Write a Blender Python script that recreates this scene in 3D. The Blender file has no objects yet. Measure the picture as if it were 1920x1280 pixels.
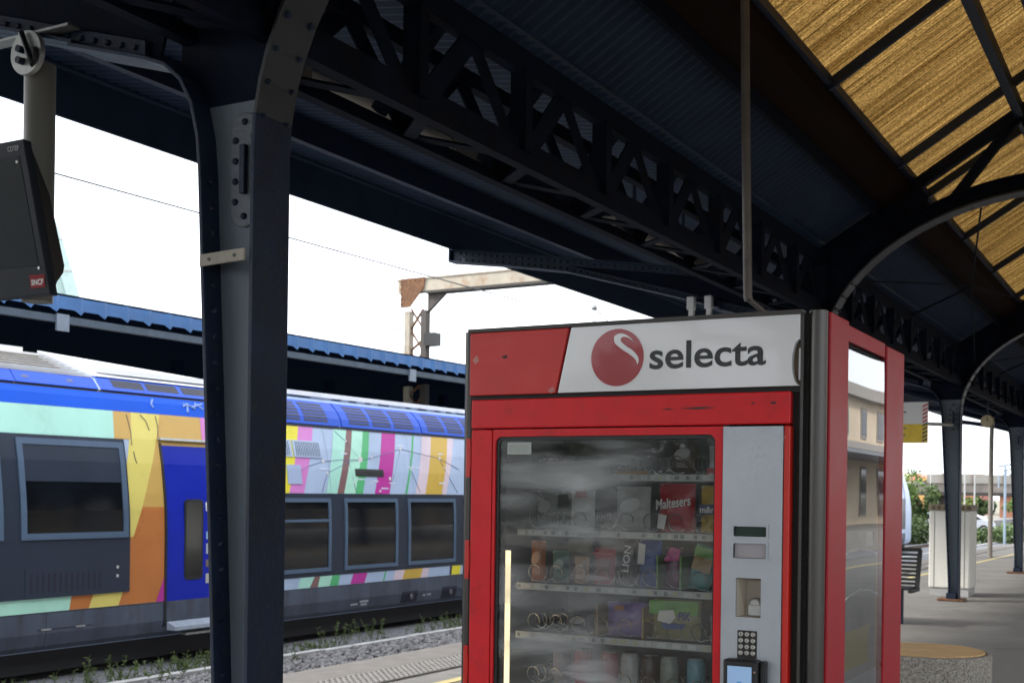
import bpy, math, random
from mathutils import Vector, Matrix
random.seed(7)
R = math.radians
sc = bpy.context.scene
col = sc.collection

# ------------------------------------------------------------------ camera
cam_d = bpy.data.cameras.new('camera'); cam = bpy.data.objects.new('camera', cam_d); col.objects.link(cam)
cam_d.sensor_width = 23.5; cam_d.lens = 23.5 * 2300 / 1920
cam_d.shift_y = 281.2 / 1920
cam_d.clip_start = 0.05; cam_d.clip_end = 3000
cam.matrix_world = Matrix.Translation((0, 0, 1.5)) @ Matrix.Rotation(R(29.0), 4, 'Z') @ Matrix.Rotation(R(90), 4, 'X') @ Matrix.Rotation(0.0133, 4, 'Z')
cam_d.dof.use_dof = True; cam_d.dof.focus_distance = 3.3; cam_d.dof.aperture_fstop = 7.1
sc.camera = cam

# ------------------------------------------------------------------ sky, sun, exposure
SUN_EL, SUN_AZ = 38, 240          # azimuth clockwise from +Y (along the platform): from the left, behind the viewer
w = bpy.data.worlds.new('World'); sc.world = w; w.use_nodes = True
wn = w.node_tree.nodes; wl = w.node_tree.links; wn.clear()
wo = wn.new('ShaderNodeOutputWorld'); bg = wn.new('ShaderNodeBackground'); bg.inputs['Strength'].default_value = 0.12
sky = wn.new('ShaderNodeTexSky'); sky.sky_type = 'NISHITA'; sky.sun_disc = False
sky.sun_elevation = R(SUN_EL); sky.sun_rotation = R(SUN_AZ); sky.dust_density = 3
tc = wn.new('ShaderNodeTexCoord'); nz = wn.new('ShaderNodeTexNoise'); nz.inputs['Scale'].default_value = 2.2; nz.inputs['Detail'].default_value = 4
rp = wn.new('ShaderNodeValToRGB'); rp.color_ramp.elements[0].color = (9.2, 9.8, 10.8, 1); rp.color_ramp.elements[1].color = (12.6, 12.8, 13.0, 1)
rp.color_ramp.elements[0].position = .3; rp.color_ramp.elements[1].position = .7
mx = wn.new('ShaderNodeMix'); mx.data_type = 'RGBA'; mx.inputs['Factor'].default_value = 0.88
wl.new(tc.outputs['Generated'], nz.inputs['Vector']); wl.new(nz.outputs['Fac'], rp.inputs['Fac'])
wl.new(sky.outputs['Color'], mx.inputs['A']); wl.new(rp.outputs['Color'], mx.inputs['B'])
wl.new(mx.outputs['Result'], bg.inputs['Color']); wl.new(bg.outputs['Background'], wo.inputs['Surface'])
sl = bpy.data.lights.new('sun', 'SUN'); sl.energy = 2.0; sl.angle = R(9); sl.color = (1.0, .95, .87)
so = bpy.data.objects.new('sun', sl); col.objects.link(so)
sd = Vector((math.sin(R(SUN_AZ)) * math.cos(R(SUN_EL)), math.cos(R(SUN_AZ)) * math.cos(R(SUN_EL)), math.sin(R(SUN_EL))))
so.rotation_euler = sd.to_track_quat('Z', 'Y').to_euler(); so.location = sd * 60
sc.view_settings.view_transform = 'Standard'; sc.view_settings.look = 'None'
sc.view_settings.exposure = 1.0; sc.view_settings.gamma = 1.0; sc.view_settings.use_curve_mapping = False
sc.render.engine = 'CYCLES'
sc.cycles.max_bounces = 7; sc.cycles.diffuse_bounces = 4; sc.cycles.glossy_bounces = 3; sc.cycles.transmission_bounces = 4; sc.cycles.transparent_max_bounces = 8
sc.cycles.use_adaptive_sampling = True; sc.cycles.adaptive_threshold = .02; sc.cycles.caustics_reflective = False; sc.cycles.caustics_refractive = False
sc.cycles.use_denoising = True; sc.cycles.sample_clamp_indirect = 6

# ------------------------------------------------------------------ materials
MATS = {}
def mat(name, c, rough=.5, metal=0., var=.12, vs=6., bump=0., bs=40., spec=.5, emit=None, es=0., dirt=None, dscale=3., damt=.5, stretch=None, coat=0.):
    if name in MATS: return MATS[name]
    m = bpy.data.materials.new(name); m.use_nodes = True; MATS[name] = m
    n = m.node_tree.nodes; l = m.node_tree.links; b = n['Principled BSDF']
    b.inputs['Roughness'].default_value = rough; b.inputs['Metallic'].default_value = metal
    b.inputs['Specular IOR Level'].default_value = spec; b.inputs['Coat Weight'].default_value = coat
    t = n.new('ShaderNodeTexCoord'); mp = n.new('ShaderNodeMapping'); l.new(t.outputs['Object'], mp.inputs['Vector'])
    if stretch: mp.inputs['Scale'].default_value = stretch
    nz = n.new('ShaderNodeTexNoise'); nz.inputs['Scale'].default_value = vs; nz.inputs['Detail'].default_value = 6; l.new(mp.outputs['Vector'], nz.inputs['Vector'])
    r = n.new('ShaderNodeValToRGB'); r.color_ramp.elements[0].position = .3; r.color_ramp.elements[1].position = .72
    r.color_ramp.elements[0].color = tuple(x * (1 - var) for x in c) + (1,); r.color_ramp.elements[1].color = tuple(min(1, x * (1 + var)) for x in c) + (1,)
    l.new(nz.outputs['Fac'], r.inputs['Fac']); out = r.outputs['Color']
    if dirt:
        nd = n.new('ShaderNodeTexNoise'); nd.inputs['Scale'].default_value = dscale; nd.inputs['Detail'].default_value = 9; nd.inputs['Roughness'].default_value = .7
        l.new(mp.outputs['Vector'], nd.inputs['Vector'])
        rd = n.new('ShaderNodeValToRGB'); rd.color_ramp.elements[0].position = .52; rd.color_ramp.elements[1].position = .72
        rd.color_ramp.elements[0].color = (0, 0, 0, 1); rd.color_ramp.elements[1].color = (damt, damt, damt, 1)
        l.new(nd.outputs['Fac'], rd.inputs['Fac'])
        mm = n.new('ShaderNodeMix'); mm.data_type = 'RGBA'; l.new(rd.outputs['Color'], mm.inputs['Factor']); l.new(out, mm.inputs['A']); mm.inputs['B'].default_value = tuple(dirt) + (1,)
        out = mm.outputs['Result']
    l.new(out, b.inputs['Base Color'])
    if emit: b.inputs['Emission Color'].default_value = tuple(emit) + (1,); b.inputs['Emission Strength'].default_value = es
    # uneven gloss
    mr = n.new('ShaderNodeMapRange'); mr.inputs['To Min'].default_value = max(.02, rough - .08); mr.inputs['To Max'].default_value = min(1, rough + .1)
    l.new(nz.outputs['Fac'], mr.inputs['Value']); l.new(mr.outputs['Result'], b.inputs['Roughness'])
    if bump:
        nb = n.new('ShaderNodeTexNoise'); nb.inputs['Scale'].default_value = bs; nb.inputs['Detail'].default_value = 4; l.new(mp.outputs['Vector'], nb.inputs['Vector'])
        bp = n.new('ShaderNodeBump'); bp.inputs['Strength'].default_value = bump; bp.inputs['Distance'].default_value = .02
        l.new(nb.outputs['Fac'], bp.inputs['Height']); l.new(bp.outputs['Normal'], b.inputs['Normal'])
    return m

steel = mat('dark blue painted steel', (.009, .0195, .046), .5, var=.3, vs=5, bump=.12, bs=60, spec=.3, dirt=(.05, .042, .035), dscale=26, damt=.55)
gsteel = mat('sooty girder steel', (.0055, .0095, .021), .7, var=.4, vs=6, bump=.15, bs=50, spec=.08, dirt=(.014, .008, .006), dscale=4, damt=.6)  # the blue steel again, its colour darkened for the shade inside the canopy
steel2 = mat('blue painted sheet', (.016, .032, .068), .55, var=.25, vs=3, bump=.05, bs=30, spec=.3)
rust = mat('rusty steel', (.16, .075, .035), .8, var=.4, vs=12, bump=.3, bs=60)
brown = mat('brown soffit board', (.016, .0085, .006), .8, spec=.05, var=.35, vs=5, stretch=(2, .3, 2))
litweb = mat('grey blue web paint', (.125, .16, .205), .5, var=.16, vs=3, bump=.12, bs=70, dirt=(.06, .065, .075), dscale=5, damt=.35, stretch=(1, 1, .4))  # column steel with a lighter colour, standing for light on the web
platem = mat('splice plate paint', (.10, .122, .15), .45, var=.12, vs=9, bump=.15, bs=60)
galv = mat('galvanised steel', (.42, .43, .42), .45, .6, var=.2, vs=20)
creamsteel = mat('bare clamp strip', (.33, .31, .26), .6, var=.2, vs=14)
pipe_m = mat('aged pipe', (.12, .11, .10), .5, .3, var=.25, vs=8)
polegrey = mat('grey pole paint', (.17, .17, .155), .45, var=.1, vs=4)
black = mat('black plastic', (.012, .013, .015), .4, var=.2, vs=10)
screenglass = mat('dark display glass', (.010, .017, .024), .3, var=.2, vs=2, spec=.15)
dispcase = mat('display casing', (.013, .018, .026), .5, spec=.2, var=.15, vs=4)
white_p = mat('white paint', (.75, .75, .75), .4, var=.05, vs=4)
red_m = mat('red powder coat', (.70, .020, .028), .33, spec=.3, var=.07, vs=9, bump=.03, bs=250, dirt=(.16, .03, .03), dscale=14, damt=.3)
red_h = mat('faded red header', (.63, .055, .055), .45, var=.08, vs=9, spec=.4, dirt=(.48, .14, .13), dscale=9, damt=.2)
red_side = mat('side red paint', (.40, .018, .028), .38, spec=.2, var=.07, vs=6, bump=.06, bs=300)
red_edge = mat('bright red door edge', (.62, .02, .012), .3, var=.05)
hdr_white = mat('glossy white header', (.80, .82, .85), .16, var=.03, vs=5, coat=.4)
logo_red = mat('logo red', (.36, .02, .03), .2, var=.12, vs=3, coat=.4)
ink = mat('black lettering', (.012, .014, .016), .22, var=.1)
silver = mat('brushed silver panel', (.43, .47, .52), .34, .55, var=.06, vs=6, bump=.02, bs=200, dirt=(.6, .62, .65), dscale=10, damt=.22)
alu = mat('anodised post', (.075, .073, .07), .32, .6, var=.08, vs=3, stretch=(1, 1, .1))
gap_m = mat('black gap', (.006, .006, .007), .6)
inner = mat('machine interior', (.2, .21, .225), .5, var=.1)
strip_m = mat('price strip', (.5, .52, .5), .35, var=.1, vs=30)
wire_m = mat('spiral wire', (.7, .7, .68), .25, .9)
brass = mat('worn brass hole', (.12, .09, .055), .5, .3, var=.4, vs=30)
beige = mat('beige coin tray', (.42, .38, .31), .45, var=.1)

def hue(name, c, rough=.4, **k): return mat(name, c, rough, **k)

def glass_mat(name, ior=1.5, tint=(1, 1, 1), smear_haze=0., rough=.0, refl=1.0, haze_col=(.5, .53, .55), sscale=(1, 1, 1)):
    m = bpy.data.materials.new(name); m.use_nodes = True; n = m.node_tree.nodes; l = m.node_tree.links; n.clear()
    o = n.new('ShaderNodeOutputMaterial'); tr = n.new('ShaderNodeBsdfTransparent'); tr.inputs['Color'].default_value = tint + (1,)
    gl = n.new('ShaderNodeBsdfGlossy'); gl.inputs['Roughness'].default_value = rough
    fr = n.new('ShaderNodeFresnel'); fr.inputs['IOR'].default_value = ior
    ml = n.new('ShaderNodeMath'); ml.operation = 'MULTIPLY'; ml.inputs[1].default_value = refl; ml.use_clamp = True
    mix = n.new('ShaderNodeMixShader'); l.new(fr.outputs[0], ml.inputs[0]); l.new(ml.outputs[0], mix.inputs[0]); l.new(tr.outputs[0], mix.inputs[1]); l.new(gl.outputs[0], mix.inputs[2])
    res = mix
    if smear_haze:  # smudges plus reflection haze painted as a diffuse film, stronger on the left
        tcx = n.new('ShaderNodeTexCoord'); mp = n.new('ShaderNodeMapping'); mp.inputs['Scale'].default_value = sscale; mp.inputs['Rotation'].default_value = (0, R(-28), 0)
        l.new(tcx.outputs['Object'], mp.inputs['Vector'])
        nz = n.new('ShaderNodeTexNoise'); nz.inputs['Scale'].default_value = 3.0; nz.inputs['Detail'].default_value = 4; nz.inputs['Roughness'].default_value = .5; nz.inputs['Distortion'].default_value = .35
        l.new(mp.outputs[0], nz.inputs['Vector'])
        rmp = n.new('ShaderNodeValToRGB'); rmp.color_ramp.elements[0].position = .40; rmp.color_ramp.elements[1].position = .74
        rmp.color_ramp.elements[0].color = (.05,) * 3 + (1,); rmp.color_ramp.elements[1].color = (smear_haze,) * 3 + (1,)
        l.new(nz.outputs['Fac'], rmp.inputs['Fac'])
        nb = n.new('ShaderNodeTexNoise'); nb.inputs['Scale'].default_value = 2.4; nb.inputs['Detail'].default_value = 2; nb.inputs['Distortion'].default_value = .2; l.new(tcx.outputs['Object'], nb.inputs['Vector'])
        rb = n.new('ShaderNodeMapRange'); rb.inputs['From Min'].default_value = .35; rb.inputs['From Max'].default_value = .65; rb.inputs['To Min'].default_value = .35; rb.inputs['To Max'].default_value = 1.5; l.new(nb.outputs['Fac'], rb.inputs['Value'])
        sxx = n.new('ShaderNodeSeparateXYZ'); l.new(tcx.outputs['Generated'], sxx.inputs[0])
        gx = n.new('ShaderNodeMapRange'); gx.inputs['From Min'].default_value = .35; gx.inputs['From Max'].default_value = .8; gx.inputs['To Min'].default_value = 1.4; gx.inputs['To Max'].default_value = .22; gx.interpolation_type = 'SMOOTHSTEP'; l.new(sxx.outputs['X'], gx.inputs['Value'])
        m0 = n.new('ShaderNodeMath'); m0.operation = 'MULTIPLY'; l.new(rb.outputs[0], m0.inputs[0]); l.new(gx.outputs[0], m0.inputs[1])
        mu = n.new('ShaderNodeMath'); mu.operation = 'MULTIPLY'; mu.use_clamp = True; l.new(rmp.outputs['Color'], mu.inputs[0]); l.new(m0.outputs[0], mu.inputs[1])
        df = n.new('ShaderNodeBsdfDiffuse'); df.inputs['Color'].default_value = haze_col + (1,)
        m2 = n.new('ShaderNodeMixShader'); l.new(mu.outputs[0], m2.inputs[0]); l.new(mix.outputs[0], m2.inputs[1]); l.new(df.outputs[0], m2.inputs[2]); res = m2
    l.new(res.outputs[0], o.inputs['Surface']); MATS[name] = m
    return m
door_glass = glass_mat('smeared vending glass', 1.5, (.93, .96, .96), smear_haze=.62, rough=.02, refl=1.25, sscale=(.8, 1, 4.2))
ad_glass = glass_mat('reflective poster glass', 1.95, (.9, .93, .92), rough=.004, refl=1.7)

def translucent(name, c, c2):
    m = bpy.data.materials.new(name); m.use_nodes = True; n = m.node_tree.nodes; l = m.node_tree.links; n.clear()
    o = n.new('ShaderNodeOutputMaterial'); tcx = n.new('ShaderNodeTexCoord'); mp = n.new('ShaderNodeMapping'); l.new(tcx.outputs['Object'], mp.inputs['Vector'])
    mp.inputs['Scale'].default_value = (.32, 26, .32)
    oi = n.new('ShaderNodeObjectInfo'); ad = n.new('ShaderNodeVectorMath'); ad.operation = 'ADD'
    cb = n.new('ShaderNodeCombineXYZ'); mr = n.new('ShaderNodeMath'); mr.operation = 'MULTIPLY'; mr.inputs[1].default_value = 60
    l.new(oi.outputs['Random'], mr.inputs[0]); l.new(mr.outputs[0], cb.inputs[1]); l.new(mp.outputs[0], ad.inputs[0]); l.new(cb.outputs[0], ad.inputs[1])
    nz = n.new('ShaderNodeTexNoise'); nz.inputs['Scale'].default_value = 2.2; nz.inputs['Detail'].default_value = 9; nz.inputs['Roughness'].default_value = .72; l.new(ad.outputs[0], nz.inputs['Vector'])
    r = n.new('ShaderNodeValToRGB'); r.color_ramp.elements[0].position = .34; r.color_ramp.elements[1].position = .66
    r.color_ramp.elements[0].color = c + (1,); r.color_ramp.elements[1].color = c2 + (1,); l.new(nz.outputs['Fac'], r.inputs['Fac'])
    # sparkle of the fibres painted in as bright specks
    n2 = n.new('ShaderNodeTexNoise'); n2.inputs['Scale'].default_value = 95; n2.inputs['Detail'].default_value = 2
    mp2 = n.new('ShaderNodeMapping'); mp2.inputs['Scale'].default_value = (.5, 1, 1); l.new(tcx.outputs['Object'], mp2.inputs['Vector']); l.new(mp2.outputs[0], n2.inputs['Vector'])
    r2 = n.new('ShaderNodeValToRGB'); r2.color_ramp.elements[0].position = .36; r2.color_ramp.elements[1].position = .7
    r2.color_ramp.elements[0].color = (.55, .52, .45, 1); r2.color_ramp.elements[1].color = (1.7, 1.7, 1.6, 1); l.new(n2.outputs['Fac'], r2.inputs['Fac'])
    mu = n.new('ShaderNodeMix'); mu.data_type = 'RGBA'; mu.blend_type = 'MULTIPLY'; mu.inputs['Factor'].default_value = 1
    l.new(r.outputs['Color'], mu.inputs['A']); l.new(r2.outputs['Color'], mu.inputs['B'])
    n3 = n.new('ShaderNodeTexNoise'); n3.inputs['Scale'].default_value = 1.7; n3.inputs['Detail'].default_value = 5; n3.inputs['Roughness'].default_value = .65
    mp3 = n.new('ShaderNodeMapping'); mp3.inputs['Scale'].default_value = (.25, 4.5, .25); l.new(tcx.outputs['Object'], mp3.inputs['Vector']); ad3 = n.new('ShaderNodeVectorMath'); ad3.operation = 'ADD'
    l.new(mp3.outputs[0], ad3.inputs[0]); l.new(cb.outputs[0], ad3.inputs[1]); l.new(ad3.outputs[0], n3.inputs['Vector'])
    r3 = n.new('ShaderNodeValToRGB'); r3.color_ramp.elements[0].position = .35; r3.color_ramp.elements[1].position = .62
    r3.color_ramp.elements[0].color = (.45, .40, .34, 1); r3.color_ramp.elements[1].color = (1, 1, 1, 1); l.new(n3.outputs['Fac'], r3.inputs['Fac'])
    mu3 = n.new('ShaderNodeMix'); mu3.data_type = 'RGBA'; mu3.blend_type = 'MULTIPLY'; mu3.inputs['Factor'].default_value = 1; l.new(mu.outputs['Result'], mu3.inputs['A']); l.new(r3.outputs['Color'], mu3.inputs['B'])
    pv = n.new('ShaderNodeMapRange'); pv.inputs['To Min'].default_value = .72; pv.inputs['To Max'].default_value = 1.12; l.new(oi.outputs['Random'], pv.inputs['Value'])
    mu4 = n.new('ShaderNodeMix'); mu4.data_type = 'RGBA'; mu4.blend_type = 'MULTIPLY'; mu4.inputs['Factor'].default_value = 1; l.new(mu3.outputs['Result'], mu4.inputs['A']); l.new(pv.outputs[0], mu4.inputs['B']); mu = mu4
    t = n.new('ShaderNodeBsdfTranslucent'); d = n.new('ShaderNodeBsdfDiffuse'); mix = n.new('ShaderNodeMixShader'); mix.inputs[0].default_value = .15
    l.new(mu.outputs['Result'], t.inputs['Color']); l.new(mu.outputs['Result'], d.inputs['Color'])
    l.new(t.outputs[0], mix.inputs[1]); l.new(d.outputs[0], mix.inputs[2]); l.new(mix.outputs[0], o.inputs['Surface']); MATS[name] = m
    return m
golden = translucent('yellowed fibreglass', (.015, .0078, .002), (.225, .138, .046))

# ------------------------------------------------------------------ mesh helpers
class MB:
    def __init__(s): s.v = []; s.f = []; s.smooth = set()
    def add(s, vs, fs, smooth=False):
        o = len(s.v); s.v += [tuple(p) for p in vs]
        for f in fs:
            if smooth: s.smooth.add(len(s.f))
            s.f.append(tuple(i + o for i in f))
        return s
    def box(s, x0, x1, y0, y1, z0, z1):
        return s.add([(x0, y0, z0), (x1, y0, z0), (x1, y1, z0), (x0, y1, z0), (x0, y0, z1), (x1, y0, z1), (x1, y1, z1), (x0, y1, z1)],
                     [(0, 3, 2, 1), (4, 5, 6, 7), (0, 1, 5, 4), (1, 2, 6, 5), (2, 3, 7, 6), (3, 0, 4, 7)])
    def bar(s, a, b, w_, h, up=(0, 0, 1)):
        a = Vector(a); b = Vector(b); d = (b - a).normalized(); u = Vector(up)
        if abs(d.dot(u)) > .98: u = Vector((0, 1, 0))
        r = d.cross(u).normalized() * (w_ / 2); u = r.cross(d).normalized() * (h / 2)
        vs = [p + i * r + j * u for p in (a, b) for i, j in ((-1, -1), (1, -1), (1, 1), (-1, 1))]
        return s.add(vs, [(0, 1, 2, 3), (7, 6, 5, 4), (0, 4, 5, 1), (1, 5, 6, 2), (2, 6, 7, 3), (3, 7, 4, 0)])
    def tube(s, pts, r, n=10, cap=True, closed=False):
        pts = [Vector(p) for p in pts]; rings = []
        prev = None
        for i, p in enumerate(pts):
            d = (pts[min(i + 1, len(pts) - 1)] - pts[max(i - 1, 0)]).normalized()
            if prev is None:
                a = Vector((0, 0, 1)) if abs(d.z) < .9 else Vector((1, 0, 0))
                x = d.cross(a).normalized()
            else: x = (prev - d * prev.dot(d)).normalized()
            prev = x; y = d.cross(x)
            rr = r[i] if isinstance(r, (list, tuple)) else r
            rings.append([p + (x * math.cos(2 * math.pi * k / n) + y * math.sin(2 * math.pi * k / n)) * rr for k in range(n)])
        vs = [q for g in rings for q in g]; fs = []
        for i in range(len(pts) - 1):
            for k in range(n): fs.append((i * n + k, i * n + (k + 1) % n, (i + 1) * n + (k + 1) % n, (i + 1) * n + k))
        s.add(vs, fs, True)
        if cap: s.add(rings[0], [tuple(range(n))[::-1]]); s.add(rings[-1], [tuple(range(n))])
        return s
    def prism(s, poly, axis, a, b):
        # poly: list of 2-tuples; axis 'y': (x,z) extruded along y; 'x': (y,z); 'z': (x,y)
        def P(p, k): return {'y': (p[0], k, p[1]), 'x': (k, p[0], p[1]), 'z': (p[0], p[1], k)}[axis]
        n = len(poly); vs = [P(p, a) for p in poly] + [P(p, b) for p in poly]
        fs = [tuple(range(n)), tuple(range(2 * n - 1, n - 1, -1))] + [(i, i + n, (i + 1) % n + n, (i + 1) % n) for i in range(n)]
        return s.add(vs, fs)
    def strip(s, path, y0, y1, th, off=0):
        # plate following a (x,z) path, width y0..y1, thickness th to the left of travel
        n = len(path); nm = []
        for i in range(n):
            d = Vector(path[min(i + 1, n - 1)]) - Vector(path[max(i - 1, 0)]); d.normalize(); nm.append(Vector((-d.y, d.x)))
        vs = []
        for p, q in zip(path, nm):
            a = Vector(p) + q * off; b = Vector(p) + q * (off + th)
            vs += [(a.x, y0, a.y), (a.x, y1, a.y), (b.x, y1, b.y), (b.x, y0, b.y)]
        fs = [(0, 1, 2, 3), tuple(4 * (n - 1) + k for k in (3, 2, 1, 0))]
        for i in range(n - 1):
            for k in range(4): fs.append((4 * i + k, 4 * i + 4 + k, 4 * i + 4 + (k + 1) % 4, 4 * i + (k + 1) % 4))
        return s.add(vs, fs)
    def lathe(s, prof, c=(0, 0, 0), n=24, axis='z'):
        vs = []; fs = []
        for r, z in prof:
            for k in range(n):
                a = 2 * math.pi * k / n; x, y = r * math.cos(a), r * math.sin(a)
                vs.append({'z': (c[0] + x, c[1] + y, c[2] + z), 'y': (c[0] + x, c[1] + z, c[2] + y), 'x': (c[0] + z, c[1] + x, c[2] + y)}[axis])
        for i in range(len(prof) - 1):
            for k in range(n): fs.append((i * n + k, i * n + (k + 1) % n, (i + 1) * n + (k + 1) % n, (i + 1) * n + k))
        s.add(vs, fs, True)
        s.add(vs[:n], [tuple(range(n))]); s.add(vs[-n:], [tuple(range(n))])
        return s
    def map(s, fn): s.v = [fn(p) for p in s.v]; return s
    def mesh(s, name, m, base=(0, 0, 0)):
        me = bpy.data.meshes.new(name)
        me.from_pydata([(p[0] - base[0], p[1] - base[1], p[2] - base[2]) for p in s.v], [], s.f)
        if s.smooth:
            me.polygons.foreach_set('use_smooth', [i in s.smooth for i in range(len(s.f))])
        me.materials.append(m); me.update()
        return me
    def build(s, name, m, parent=None, bevel=0., seg=2):
        base = parent.get('_b', (0, 0, 0)) if parent else (0, 0, 0)
        if parent and '_b' not in parent and parent.parent and '_b' in parent.parent: base = parent.parent['_b']
        o = bpy.data.objects.new(name, s.mesh(name, m, base)); col.objects.link(o)
        if parent: o.parent = parent
        if bevel:
            b = o.modifiers.new('bevel', 'BEVEL'); b.width = bevel; b.segments = seg; b.limit_method = 'ANGLE'; b.angle_limit = R(40)
        return o

TRK = R(-2.0)        # the tracks run two degrees off the canopy's axis
def TF(p):
    c, s_ = math.cos(TRK), math.sin(TRK)
    return (p[0] * c - p[1] * s_, p[0] * s_ + p[1] * c, p[2])
def thing(name, label, cat, base=(0, 0, 0), group=None, track=False):
    o = bpy.data.objects.new(name, None); col.objects.link(o); o.empty_display_size = .1
    o.location = TF(base) if track else base
    if track: o.rotation_euler = (0, 0, TRK)
    o['_b'] = base; o['label'] = label; o['category'] = cat
    if group: o['group'] = group
    return o
def tag(o, label, cat, group=None, kind=None):
    o['label'] = label; o['category'] = cat
    if group: o['group'] = group
    if kind: o['kind'] = kind
    return o
def struct(o): o['kind'] = 'structure'; return o
def single(mb, name, m, label, cat, base, group=None, track=False, bevel=0., kind=None):
    o = bpy.data.objects.new(name, mb.mesh(name, m, base)); col.objects.link(o)
    o.location = TF(base) if track else base
    if track: o.rotation_euler = (0, 0, TRK)
    if bevel:
        b = o.modifiers.new('bevel', 'BEVEL'); b.width = bevel; b.segments = 2; b.limit_method = 'ANGLE'; b.angle_limit = R(40)
    return tag(o, label, cat, group, kind)
def inst(me, name, parent, loc, rot=(0, 0, 0), scale=(1, 1, 1)):
    o = bpy.data.objects.new(name, me); col.objects.link(o)
    b = parent.get('_b') if parent else None
    if b is None and parent is not None and parent.parent: b = parent.parent.get('_b')
    b = b or (0, 0, 0)
    o.location = (loc[0] - b[0], loc[1] - b[1], loc[2] - b[2]); o.rotation_euler = rot; o.scale = scale
    if parent: o.parent = parent
    return o
def copy_tree(o, parent=None):
    c = o.copy(); col.objects.link(c)
    if parent: c.parent = parent
    for ch in list(o.children): copy_tree(ch, c)
    return c
FONTM = {}
def text_mesh(body, m, bold=0., shear=0., ext=.0):
    k = (body, m.name, bold, shear)
    if k in FONTM: return FONTM[k]
    cu = bpy.data.curves.new('t', 'FONT'); cu.body = body; cu.size = 1; cu.offset = bold; cu.shear = shear; cu.extrude = ext
    ob = bpy.data.objects.new('t', cu); col.objects.link(ob)
    bpy.context.view_layer.update()
    me = bpy.data.meshes.new_from_object(ob.evaluated_get(bpy.context.evaluated_depsgraph_get()))
    me.name = 'lettering'; me.materials.clear(); me.materials.append(m)
    bpy.data.objects.remove(ob); bpy.data.curves.remove(cu)
    xs = [v.co.x for v in me.vertices]; ys = [v.co.y for v in me.vertices]
    x0, x1, y0, y1 = min(xs), max(xs), min(ys), max(ys)
    for v in me.vertices: v.co.x = (v.co.x - x0) / (x1 - x0); v.co.y = (v.co.y - y0) / (y1 - y0)
    FONTM[k] = me
    return me
FRONT = (R(90), 0, 0); SIDE = (R(90), 0, R(90))
# ================================================================== GROUND, PLATFORM, TRACKS  (track frame)
asphalt = mat('platform asphalt', (.24, .232, .222), .8, var=.2, vs=1.1, bump=.35, bs=220, dirt=(.09, .087, .084), dscale=2.2, damt=.75)
coping_m = mat('worn coping stone', (.19, .175, .163), .8, var=.18, vs=5, bump=.3, bs=90)
tact_m = mat('pale tactile slab', (.25, .24, .23), .75, var=.15, vs=7, bump=.2, bs=120)
yellow_line = mat('yellow line paint', (.62, .5, .2), .6, var=.15, vs=8)
white_line = mat('white line paint', (.66, .66, .64), .6, var=.15, vs=8)
ballast_m = mat('ballast bed', (.17, .17, .185), .9, var=.55, vs=22, bump=1.0, bs=26)
stone_m = mat('ballast stone', (.225, .22, .225), .85, var=.5, vs=9, bump=.3, bs=40)
ground_m = mat('dry ground', (.24, .22, .17), .9, var=.35, vs=.25, bump=.3, bs=5, dirt=(.10, .13, .05), dscale=.15, damt=.9)
conc = mat('weathered concrete', (.42, .42, .42), .8, var=.2, vs=4, bump=.25, bs=60)
rail_side = mat('rusted rail', (.09, .06, .045), .75, var=.3, vs=10)
rail_top = mat('polished rail head', (.62, .62, .64), .22, .95)

g = MB().add([(-900, -400, -.86), (900, -400, -.86), (900, 1500, -.86), (-900, 1500, -.86)], [(0, 1, 2, 3)]).build('ground', ground_m); struct(g)
pl = thing('platform', 'grey asphalt island platform', 'platform', (0, 0, 0), track=True); del pl['category']; del pl['label']; struct(pl)
MB().box(-6.15, 6.2, -40, 140, -.9, 0).build('paving', asphalt, pl)
# coping stones along the left edge, one metre each
cm = MB().box(-.24, .24, -.497, .497, -.2, .012).mesh('coping_stone', coping_m)
for k in range(-3, 62):
    o = inst(cm, 'coping_stone', pl, (-6.41, k * 1.0 + .3, random.uniform(-.003, .003)))
    b = o.modifiers.new('bevel', 'BEVEL'); b.width = .012; b.segments = 2
MB().box(-6.56, -6.15, -40, 140, -.9, -.2).build('edge_wall', conc, pl)
# tactile slabs with blisters just inside the coping
tb = MB().box(-.098, .098, -.197, .197, -.02, .012)
for i in range(3):
    for j in range(6):
        cx, cy = -.065 + i * .065, -.165 + j * .066
        tb.lathe([(.022, .011), (.018, .018), (.008, .020)], (cx, cy, 0), 6)
tm = tb.mesh('tactile_slab', tact_m)
for k in range(8, 60):
    for q in (0, 1): inst(tm, 'tactile_slab', pl, (-6.045 + q * .2, k * .4 + 3.2 + (.2 if q else 0), .004))
MB().box(-5.43, -5.33, -40, 140, .0, .006).build('yellow_line', yellow_line, pl)
MB().box(5.2, 5.3, -40, 140, .0, .006).build('yellow_line', yellow_line, pl)

tb1 = thing('track_bed', 'ballast', 'x', (0, 0, 0), track=True); del tb1['category']; del tb1['label']; struct(tb1)
MB().box(-10.72, -6.57, -40, 160, -1.2, -.76).build('ballast_bed', ballast_m, tb1)
MB().box(-17.5, -10.9, -40, 160, -1.2, -.84).build('ballast_bed', ballast_m, tb1)
MB().box(6.3, 14, -40, 160, -1.2, -.8).build('ballast_bed', ballast_m, tb1)
km = MB().box(-.07, .07, -.99, .99, -.3, .0).mesh('kerb_stone', conc)
for k in range(2, 40): inst(km, 'kerb_stone', tb1, (-10.80, k * 2.0, -.685 + random.uniform(-.01, .01)), (0, 0, random.uniform(-.004, .004)))
def rail(u, z, name):
    r = thing(name, 'x', 'x', (u, 30, z), track=True); del r['category']; del r['label']; struct(r)
    MB().box(u - .07, u + .07, -40, 160, z - .15, z - .13).box(u - .01, u + .01, -40, 160, z - .13, z - .035).build('foot', rail_side, r)
    MB().box(u - .033, u + .033, -40, 160, z - .035, z).build('head', rail_top, r)
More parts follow.
